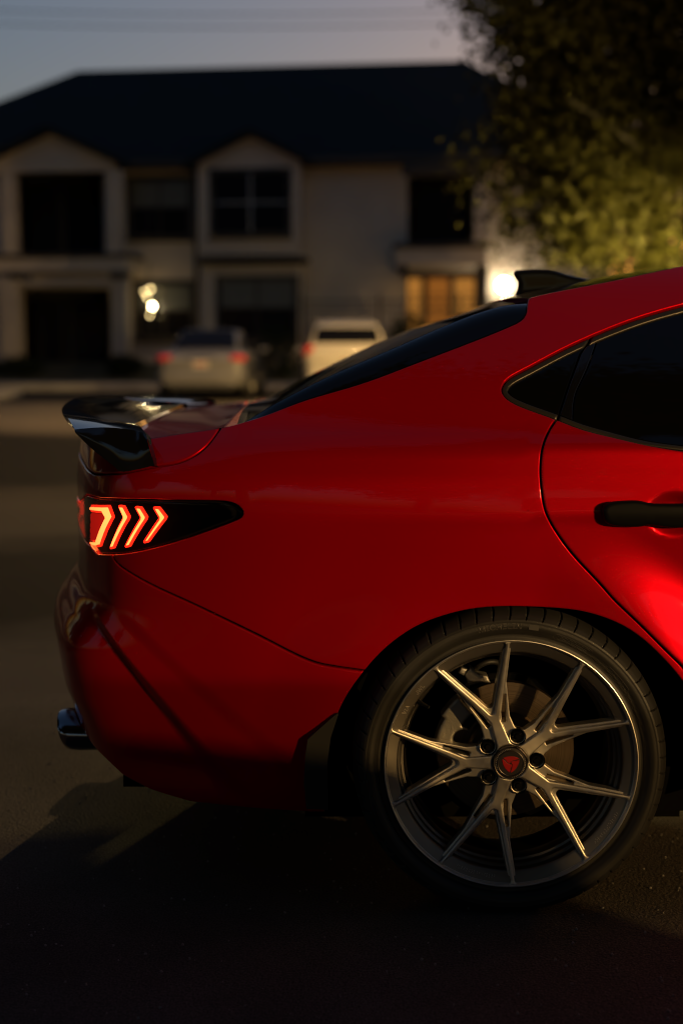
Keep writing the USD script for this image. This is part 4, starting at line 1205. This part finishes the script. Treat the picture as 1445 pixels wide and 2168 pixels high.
# flood lamp on the right-hand wall and lantern by the left window
def world(u, z, out): return BO + BU * u + BW * out + np.array([0, 0, z])
q = fac(1066, 603, .35)
LAMP = thing('wall_lamp', 'bright white flood lamp glowing on the pale wall right of the lit window', 'lamp', loc=world(q[0], q[1], .35), rz=-8)
s = trimesh.creation.icosphere(3, .15)
obj('lamp_globe', s, 'flood_lamp', LAMP, smooth=True)
obj('lamp_bracket', cat_m(tube(np.array([[0, .34, .05], [0, .2, .12], [0, .0, .2], [0, 0, .15]]), .02, 8), rbox(0, .335, .05, .14, .02, .22, .008)), 'black_metal', LAMP)
q = fac(316, 633, .5)
LAN = thing('hanging_lantern', 'golden lantern with several small bulbs hanging before the lower left window', 'lantern', loc=world(q[0], q[1], .5), rz=-8)
obj('lantern_cage', cat_m(*[tube(np.array([[.16 * math.cos(a), .16 * math.sin(a), -.22], [.2 * math.cos(a), .2 * math.sin(a), .1], [.03 * math.cos(a), .03 * math.sin(a), .36]]), .010, 6) for a in np.arange(6) * math.pi / 3] + [tube(np.array([[0, 0, .36], [0, 0, .7], [0, 0, 1.05]]), .012, 6)]), 'black_metal', LAN, kind='stuff')
for (px, py, r, m) in ((322, 648, .045, 'bulb'), (317, 667, .028, 'bulb_soft'), (311, 629, .03, 'bulb_soft'), (318, 612, .040, 'bulb_soft'), (306, 618, .03, 'bulb_soft')):
    p = fac(px, py, .5) - q
    b_ = trimesh.creation.icosphere(2, r); b_.apply_translation((p[0], .0, p[1]))
    obj('bulb', b_, m, LAN, smooth=True)
# black metal fence before the house
FN = thing('metal_fence', 'black metal picket fence standing before the pale wall', 'fence')
fa, fb = at_y(640, 634, 35.6), at_y(1120, 640, 34.2)
fd = fb - fa; fl_len = np.hypot(fd[0], fd[1]); fz0 = .25
n = int(fl_len / .13)
def fpt(t, z): return np.array([fa[0] + fd[0] * t, fa[1] + fd[1] * t, z])
ftop = fa[2]
for z in (ftop - .05, ftop - .28, fz0 + .15):
    obj('rail', tube(np.array([fpt(0, z), fpt(.5, z), fpt(1, z)]), .02, 6), 'black_metal', FN)
for i in range(n + 1):
    c = fpt(i / n, 0)
    if i % 16 == 0:
        obj('post', rbox(c[0], c[1], (ftop + fz0) / 2 + .05, .07, .07, ftop - fz0 + .1, .01), 'black_metal', FN, smooth=False)
    else:
        obj('picket', box(c[0], c[1], (ftop + fz0) / 2, .018, .018, ftop - fz0), 'black_metal', FN, smooth=False)

# ------------------------------------------------------------------ plants
def leaves(centres, spread, per, size, rng, up_bias=.3):
    """Many folded leaf faces scattered about clump centres; one mesh."""
    n = len(centres) * per
    c = np.repeat(centres, per, 0) + rng.normal(0, 1, (n, 3)) * np.repeat(spread, per)[:, None]
    d = rng.normal(0, 1, (n, 3)); d[:, 2] -= .35; d /= np.linalg.norm(d, axis=1, keepdims=True)
    b = rng.normal(0, 1, (n, 3)); b -= (b * d).sum(1, keepdims=True) * d; b /= np.linalg.norm(b, axis=1, keepdims=True)
    nn = np.cross(d, b)
    L = size * rng.uniform(.7, 1.3, n)[:, None]; Wd = L * .36
    p = [c, c + d * L * .45 + b * Wd + nn * L * .08, c + d * L, c + d * L * .45 - b * Wd + nn * L * .08]
    v = np.stack(p, 1).reshape(-1, 3)
    i = np.arange(n)[:, None] * 4
    f = np.vstack([i + [0, 1, 2], i + [0, 2, 3]])
    return trimesh.Trimesh(v, f, process=False)

rng = np.random.default_rng(11)
TX, TY = 4.0, 12.4
TREE = thing('autumn_tree', 'leafy tree with yellow green autumn foliage lit from below at the right edge', 'tree', loc=(TX, TY, 0))
tr = tube(spline([(0, 0, -.05), (.03, .02, .8), (-.04, .05, 1.6), (.02, 0, 2.6), (.1, .05, 4.2), (.05, .0, 5.6)], 5), np.linspace(.16, .04, 26), 12)
limbs = [tr]
tips = []
for k in range(16):
    a = k * 2.4 + rng.uniform(-.3, .3); h = rng.uniform(1.7, 4.6); L = rng.uniform(1.3, 2.6) * (1.1 - .08 * h)
    p = [np.array([0.02, 0, h]), np.array([math.cos(a) * L * .5, math.sin(a) * L * .5, h + .35 * L]), np.array([math.cos(a) * L, math.sin(a) * L, h + .55 * L])]
    limbs.append(tube(spline(p, 5), np.linspace(.05, .012, 11), 7)); tips.append(p[-1])
obj('trunk', cat_m(*limbs), 'bark', TREE, smooth=50)
cc = []
while len(cc) < 1500:
    p = rng.uniform(-1, 1, 3)
    r = np.linalg.norm(p)
    if r > 1 or r < .25: continue
    q = p * [3.35, 2.6, 3.1] + [.05, 0, 4.6]
    lump = meshkit.fbm((q[None] * .75) + 7, 3)[0]
    if r > .70 + .75 * (lump - .3): continue
    if q[2] < 1.35 + .12 * abs(q[0]): continue
    cc.append(q)
cc = np.array(cc)
obj('crown', leaves(cc, rng.uniform(.12, .26, len(cc)), 74, .085, rng), 'autumn_leaf', TREE, smooth=False, kind='stuff')
def shrub(name, label, px, py0, py1, y, wpx, seed, group=None):
    r = np.random.default_rng(seed)
    c = at_y(px, py1, y); top = at_y(px, py0, y)
    hw = wpx / FPX * (y - CAM[1]) / 2
    z0 = .15 if y > 31 else 0
    z0 = .35 if y > 36 else z0
    T = thing(name, label, 'shrub', loc=(c[0], y, z0), group=group)
    H = top[2] - z0
    obj('stem', cat_m(*[tube(np.array([[0, 0, -.03], [math.cos(a) * hw * .3, math.sin(a) * hw * .3, H * .4], [math.cos(a) * hw * .6, math.sin(a) * hw * .6, H * .75]]), [.03, .02, .01], 6) for a in np.arange(5) * 1.3]), 'bark', T)
    q = []
    while len(q) < 110:
        p = r.uniform(-1, 1, 3)
        if np.linalg.norm(p) > 1: continue
        q.append([p[0] * hw * .9, p[1] * hw * .9, H * .52 + p[2] * H * .45])
    obj('foliage', leaves(np.array(q), np.full(len(q), .09 * max(hw, .5)), 24, .07, r), 'hedge_leaf', T, smooth=False, kind='stuff')
shrub('rounded_shrub', 'dark rounded shrub before the middle window, right of the silver saloon', 588, 676, 770, 33.6, 110, 1)
shrub('rounded_shrub', 'dark rounded shrub just right of the white car, below the lit window', 860, 655, 740, 33.4, 90, 2)
shrub('low_shrub', 'low dark shrub at the foot of the left porch pillar', 262, 748, 790, 35.0, 90, 3)
shrub('low_shrub', 'low dark shrub at the left edge before the porch', 40, 756, 792, 35.2, 120, 4)
# unseen house copy added on the left to block low sky in reflections
path = newpath('/World', 'apartment_house')
x = UsdGeom.Xform.Define(stage, path)
x.GetPrim().GetReferences().AddInternalReference(HOUSE)
x.ClearXformOpOrder()
x.AddTranslateOp(opSuffix='copy').Set(Gf.Vec3d(-25, 14, -.4)); x.AddRotateZOp(opSuffix='copy').Set(86.0)
x.GetPrim().SetInstanceable(True)
setd(x.GetPrim(), 'apartment house copy added on the left beyond the frame to block low sky', 'building')
# unseen trees added round the car park to block sky light and reflections
def sky_blocking_tree(loc, rz, sc, label):
    path = newpath('/World', 'autumn_tree')
    x = UsdGeom.Xform.Define(stage, path)
    x.GetPrim().GetReferences().AddInternalReference(TREE)
    x.ClearXformOpOrder()
    x.AddTranslateOp(opSuffix='copy').Set(Gf.Vec3d(*loc)); x.AddRotateZOp(opSuffix='copy').Set(rz); x.AddScaleOp(opSuffix='copy').Set(Gf.Vec3f(sc, sc, sc))
    x.GetPrim().SetInstanceable(True)
    setd(x.GetPrim(), label, 'tree')
sky_blocking_tree((-3.5, -6.8, 0), 40, 1.9, 'large tree added to block sky behind the photographer to the left')
sky_blocking_tree((-9.0, -13.0, 0), 130, 1.8, 'large tree added to block sky far behind the photographer to the left')
sky_blocking_tree((.2, -14.5, 0), 220, 1.7, 'large tree added to block sky straight behind the photographer')
sky_blocking_tree((3.0, -8.6, 0), 170, 2.4, 'tallest tree added to block sky, over the added estate behind the photographer')
sky_blocking_tree((-13.0, 3.0, 0), 20, 1.8, 'large tree added to block sky to the left of the parking bays beyond the frame')
sky_blocking_tree((-18.0, 14.0, 0), 250, 1.9, 'large tree added to block sky far to the left beside the roadway')
sky_blocking_tree((-15.5, 24.0, 0), 320, 1.5, 'large tree added to block sky at the left end of the house beyond the frame')
sky_blocking_tree((-25.0, 31.0, 0), 110, 1.8, 'large tree added to block sky far beyond the left end of the house')
sky_blocking_tree((17.0, -6.0, 0), 300, 1.8, 'large tree added to block sky behind the photographer far to the right')
sky_blocking_tree((7.0, -27.0, 0), 10, 2.0, 'large tree added to block sky at the back of the car park behind the lamps')
sky_blocking_tree((-17.0, -8.0, 0), 80, 1.9, 'large tree added to block sky beyond the left edge of the car park')
# overhead wires
for k, (h0, h1) in enumerate(((42, 12), (14, -14))):
    a, b_ = at_y(-200, h0, 60.0), at_y(1700, h1, 52.0)
    w = np.array([a + (b_ - a) * t + [0, 0, -.5 * 4 * t * (1 - t)] for t in np.linspace(0, 1, 24)])
    obj('overhead_wire', tube(w, .022, 5), 'black_metal', smooth=True, label=('lower of the two thin overhead wires crossing the sky', 'upper of the two thin overhead wires crossing the sky')[k], cat='wire')
# ------------------------------------------------------------------ parked cars
def carpaint(name, col, metal=.5, rough=.35):
    principled(name, base_color=col, metallic=metal, roughness=rough, coat_weight=1.0, coat_roughness=.05)
carpaint('silver_paint', (.19, .19, .195), .5)
carpaint('white_paint', (.38, .36, .32), .0, .4)
carpaint('grey_paint', (.12, .125, .13), .6)
principled('tail_red', base_color=(.45, .012, .008), roughness=.15, coat_weight=1.0)
principled('plate', base_color=(.38, .36, .33), roughness=.5)
principled('plate_print', base_color=(.30, .07, .03), roughness=.5)
principled('alloy', base_color=(.35, .35, .35), metallic=1.0, roughness=.3)

def loft(sections, cap=True):
    """Closed sections (k, n, 3) joined along the car."""
    P = np.array(sections)
    m, n = P.shape[:2]
    i, j = np.meshgrid(np.arange(m - 1), np.arange(n), indexing='ij')
    j2 = (j + 1) % n
    q = np.stack([i * n + j, i * n + j2, (i + 1) * n + j2, (i + 1) * n + j], -1).reshape(-1, 4)
    f = [q[:, [0, 1, 2]], q[:, [0, 2, 3]]]
    v = P.reshape(-1, 3)
    if cap:
        v = np.vstack([v, P[0].mean(0), P[-1].mean(0)])
        k = np.arange(n)
        f += [np.stack([np.full(n, m * n), (k + 1) % n, k], 1), np.stack([np.full(n, m * n + 1), (m - 1) * n + k, (m - 1) * n + (k + 1) % n], 1)]
    t = trimesh.Trimesh(v, np.vstack(f), process=False)
    t.fix_normals()
    return t
def ring(x, hw, z0, z1, r=.12, tuck=.06, n=5):
    """Rounded section across the car at x (x is the car's length)."""
    pts = []
    for (cy, cz, a0, rr) in ((hw - r, z1 - r, 0, r), (-(hw - r), z1 - r, 90, r), (-(hw - tuck - r), z0 + r, 180, r), (hw - tuck - r, z0 + r, 270, r)):
        for a in np.linspace(a0, a0 + 90, n):
            pts.append([x, cy + rr * math.cos(math.radians(a)), cz + rr * math.sin(math.radians(a))])
    return pts

def make_car(name, label, kind, paint, loc, rz, group=None, plate=True):
    """Local axes: x towards the front, the tail at x = 0; y to the left; z up."""
    C = thing(name, label, 'car', loc, rz, group)
    if kind == 'saloon':
        Lh, hw, belt, roof, wb = 4.75, .92, .98, 1.47, (1.05, 3.85)
        body = [ring(.02, .70, .42, .80, .1), ring(.05, .80, .33, .92, .12), ring(.14, .87, .28, 1.00, .10), ring(.5, .91, .24, 1.02, .10), ring(1.1, .92, .22, 1.0, .10), ring(2.4, .92, .20, .97, .10),
                ring(3.4, .92, .20, .97, .12), ring(4.2, .90, .22, .86, .14), ring(4.6, .80, .25, .74, .14), ring(4.75, .62, .32, .62, .12)]
        gh = [(.62, .70, .68, .96, .99), (1.0, .76, .66, .95, 1.185), (1.45, .80, .62, .95, 1.415), (1.9, .80, .62, .95, 1.465), (2.5, .80, .62, .95, 1.455), (3.0, .79, .63, .95, 1.34), (3.55, .76, .72, .94, 1.00)]
        rw = ((.69, 1.035), (1.44, 1.425)); rwh = (.64, .54)
    else:
        Lh, hw, belt, roof, wb = 4.6, .93, 1.02, 1.66, (.95, 3.65)
        body = [ring(.0, .74, .42, .95, .1), ring(.04, .85, .34, 1.04, .10), ring(.12, .90, .28, 1.06, .10), ring(.6, .93, .25, 1.07, .10), ring(2.4, .93, .24, 1.05, .10), ring(3.4, .93, .24, 1.04, .12), ring(4.1, .90, .26, .96, .14), ring(4.45, .82, .28, .84, .14), ring(4.6, .66, .34, .70, .12)]
        gh = [(.14, .80, .78, 1.02, 1.06), (.34, .80, .68, 1.0, 1.52), (.5, .81, .66, 1.0, 1.60), (1.0, .82, .66, 1.0, 1.655), (2.2, .82, .66, 1.0, 1.65), (2.7, .81, .66, 1.0, 1.56), (3.45, .76, .74, 1.0, 1.05)]
        rw = ((.19, 1.14), (.335, 1.50)); rwh = (.70, .62)
    bm = loft(body)
    wells = []
    obj('body', bm, paint, C, smooth=40)
    secs = []
    for (x, wb_, wt, z0, z1) in gh:
        r = .09
        s = []
        for (y, z) in ((-wb_, z0), (-wt - .01, max(z1 - r, z0 + .01)), (-wt + .03, z1 - r * .35), (-wt + r + .03, z1 - .01), (-.3, z1), (.3, z1), (wt - r - .03, z1 - .01), (wt - .03, z1 - r * .35), (wt + .01, max(z1 - r, z0 + .01)), (wb_, z0)):
            s.append([x, y, z])
        secs.append(s)
    obj('cabin', loft(secs), paint, C, smooth=35)
    # rear window, proud of the cabin's skin by 6 mm
    (xa, za), (xb, zb_) = rw
    sl = np.array([xb - xa, 0, zb_ - za]); nrm = np.array([-(zb_ - za), 0, xb - xa]); nrm = nrm / np.linalg.norm(nrm)
    def rwp(t, y): return np.array([xa, 0, za]) + sl * t + np.array([0, y, 0])
    N = 8
    def wid(t): return rwh[0] + (rwh[1] - rwh[0]) * t
    gp = np.array([[rwp(t, wid(t) * k) + nrm * (.02 - .012 * abs(k) ** 3) for k in np.linspace(-1, 1, 11)] for t in np.linspace(.04, .96, N)])
    g = grid(gp); 
    if g[2][:, 0].mean() > 0: g = (g[0], g[1][:, ::-1], -g[2])
    obj('rear_window', g, 'far_glass', C)
    # side windows
    ghx = np.array([q[0] for q in gh]); ghb = np.array([q[1] for q in gh]); ght = np.array([q[2] for q in gh]); ghz = np.array([q[4] for q in gh])
    for sgn in (-1, 1):
        for (x0, x1) in (((1.05, 1.62), (1.7, 2.42), (2.5, 3.2)) if kind == 'saloon' else ((.5, 1.05), (1.12, 1.9), (2.0, 2.9))):
            rows = []
            for x in np.linspace(x0, x1, 6):
                wbm, wt, zt = np.interp(x, ghx, ghb), np.interp(x, ghx, ght), np.interp(x, ghx, ghz)
                z0, z1 = belt + .03, max(zt - .12, belt + .05)
                def yy(z): return wbm + (wt + .01 - wbm) * (z - .96) / max(zt - .09 - .96, .05)
                rows.append([[x, sgn * (yy(z) + .006), z] for z in np.linspace(z0, z1, 3)])
            g = grid(np.array(rows))
            if (g[2][:, 1] * sgn).mean() < 0: g = (g[0], g[1][:, ::-1], -g[2])
            obj('side_window', g, 'far_glass', C)
    # tail lamps, wrapped round the corner
    for sgn in (-1, 1):
        if kind == 'saloon':
            t = [rbox(.075, sgn * .70, .86, .11, .24, .13, .03), rbox(.17, sgn * .855, .865, .20, .08, .11, .03)]
        else:
            t = [rbox(.085, sgn * .78, 1.00, .12, .17, .24, .03), rbox(.17, sgn * .86, 1.00, .18, .10, .20, .03)]
        obj('tail_lamp', trimesh.convex.convex_hull(np.vstack([m.vertices for m in t])), 'tail_red', C)
        obj('reflector', rbox(.03, sgn * .66, .42, .04, .14, .04, .008), 'tail_red', C)
        mx = rbox(3.05 if kind == 'saloon' else 2.75, sgn * 1.0, 1.02, .10, .2, .13, .04)
        obj('door_mirror', mx, paint, C)
    zp = .74 if kind == 'saloon' else .80
    pl = obj('number_plate', rbox(.012, 0, zp, .02, .31, .15, .004), 'plate', C)
    if plate:
        obj('plate_band', box(.0005, 0, zp, .002, .22, .05), 'plate_print', pl)
    obj('boot_line', cat_m(rbox(.045, 0, zp + .13, .05, .62, .03, .01)), 'chrome_dark', C)
    obj('rear_bumper', loft([ring(-.03, .60, .36, .56, .06), ring(-.01, .80, .32, .60, .08), ring(.12, .895, .30, .60, .08), ring(.5, .925, .30, .58, .08)]), paint, C, smooth=40)
    obj('bumper_valance', rbox(.10, 0, .27, .2, 1.3, .12, .03), 'black_plastic', C)
    obj('exhaust_pipe', tube(np.array([[.02, -.55, .25], [.15, -.55, .25], [.4, -.55, .25]]), .035, 12), 'chrome_dark', C)
    for x in wb:
        for sgn in (-1, 1):
            w = lathe([(.20, -.012), (.22, -.02), (.28, -.02), (.325, .0), (.33, .03), (.33, .17), (.30, .2), (.2, .2)], 40)
            ri = lathe([(.0, .03), (.05, .012), (.08, .03), (.17, .02), (.195, .0), (.205, -.012)], 10)
            if sgn > 0:
                for m in (w, ri):
                    m.vertices[:, 1] *= -1; m.invert()
            for m in (w, ri): m.apply_translation((x, sgn * (hw - .02 + .025), .33))
            t = obj('wheel', w, 'rubber', C, smooth=40)
            obj('wheel_rim', ri, 'alloy', t, smooth=20)
            arch_ = lathe([(.345, .0), (.37, .0), (.372, .01)], 32, a0=-.1, a1=math.pi + .1)
            if sgn > 0:
                arch_.vertices[:, 1] *= -1; arch_.invert()
            arch_.apply_translation((x, sgn * (hw + .004), .33))
            obj('wheel_arch', arch_, 'black_plastic', C, smooth=40)
    obj('underbody', box(Lh / 2, 0, .25, Lh - .9, 1.4, .14), 'gap_black', C, smooth=False)
    return C
p = at_z(425, 850, 0); 
make_car('silver_saloon', 'silver saloon parked tail towards us, its bumper lit yellow by a lamp', 'saloon', 'silver_paint', (p[0], p[1], 0), 88)
p = at_z(735, 846, 0)
make_car('white_estate', 'boxy white car parked tail towards us, half hidden behind the red roofline', 'estate', 'white_paint', (p[0], p[1], 0), 91)
# unseen car added behind the camera to throw shadow across the red car's foot
make_car('grey_estate', 'boxy grey car added out of the frame behind the camera to cast a shadow', 'estate', 'grey_paint', (5.25, -6.0, 0), 180)
# ------------------------------------------------------------------ street lamps of the car park (outside the frame)
def street_lamp(label, base_xy, head, arm_from, power, color=(1.0, .60, .22), r=.16, shade=False):
    """A pole with an arm; the lit head is a shaded disc that shines downward and outward."""
    bx, by = base_xy
    hx, hy, hz = head
    T = thing('street_lamp', label, 'street lamp', (bx, by, 0))
    d = np.array([hx - bx, hy - by, 0])
    obj('pole', tube(np.array([[0, 0, 0], [0, 0, hz * .5], [0, 0, hz + .15]]), [.085, .07, .055], 14), 'pole_metal', T)
    obj('base_plate', rbox(0, 0, .06, .3, .3, .12, .02), 'pole_metal', T)
    if np.linalg.norm(d) > .2:
        obj('arm', tube(np.array([[0, 0, hz + .1], d * .5 + [0, 0, hz + .25], d + [0, 0, hz + .16]]), .035, 8), 'pole_metal', T)
    # a shade open below: a roof and a skirt that cuts the light off towards the horizon
    sk = lathe([(.02, .10), (.20, .10), (.26, .04), (.27, -.14), (.262, -.14), (.252, .035), (.19, .088), (.02, .088)], 32)
    sk.vertices = sk.vertices[:, [0, 2, 1]]
    sk.fix_normals()
    sk.apply_translation((d[0], d[1], hz))
    if shade == 2:
        # deeper shield added to keep this lamp's light off the tree
        sd = lathe([(.262, -.10), (.270, -.10), (.272, -.52), (.264, -.52)], 40, a0=-math.pi / 2, a1=math.radians(62))
        sd.vertices = sd.vertices[:, [0, 2, 1]]; sd.fix_normals()
        sd.apply_translation((d[0], d[1], hz))
        obj('glare_shield', sd, 'pole_metal', T)
    obj('lamp_head', sk if shade else rbox(d[0], d[1], hz + .13, .5, .36, .16, .05), 'pole_metal', T)
    L = UsdLux.SphereLight.Define(stage, T + '/lamp')
    L.CreateRadiusAttr(r); L.CreateNormalizeAttr(False)
    L.CreateIntensityAttr(power); L.CreateColorAttr(Gf.Vec3f(*color))
    L.AddTranslateOp().Set(Gf.Vec3d(d[0], d[1], hz - (.05 if shade else .12)))
    return T
street_lamp('lamp behind the photographer to the right', (11.14, -12.72), (10.74, -12.32, 3.28), None, LA, (1.0, .58, .18), r=.035)
street_lamp('second lamp behind the photographer, farther off than the first', (12.9, -16.4), (12.5, -16.0, 3.94), None, LB, (1.0, .66, .30), r=.04)
street_lamp('tall lamp with a long arm behind the tree', (4.3, 16.6), (.9, 16.2, 6.9), None, LE, (1.0, .60, .25), r=.02, shade=2)
# low garden lamp among the lower leaves, just beyond the frame
U = thing('garden_lamp', 'low garden lamp beside the tree beyond the right edge', 'lamp', (3.45, 10.45, 0))
post = lathe([(.0, .0), (.09, .0), (.09, .03), (.035, .06), (.03, 1.40), (.07, 1.44), (.07, 1.47), (.0, 1.47)], 24)
post.vertices = post.vertices[:, [0, 2, 1]]; post.fix_normals()
obj('post', post, 'pole_metal', U, smooth=40)
cap_ = lathe([(.0, 1.80), (.12, 1.74), (.125, 1.73), (.0, 1.735)], 24)
cap_.vertices = cap_.vertices[:, [0, 2, 1]]; cap_.fix_normals()
obj('lamp_cap', cap_, 'pole_metal', U, smooth=40)
L = UsdLux.SphereLight.Define(stage, U + '/lamp'); L.CreateRadiusAttr(.08); L.CreateNormalizeAttr(False)
L.CreateIntensityAttr(LC); L.CreateColorAttr(Gf.Vec3f(1.0, .72, .22)); L.AddTranslateOp().Set(Gf.Vec3d(0, 0, 1.60))
street_lamp('tall lamp to the right of the parked cars beyond the frame', (7.4, 22.5), (6.9, 22.5, 4.3), None, LD, (1.0, .60, .18), r=.06, shade=True)
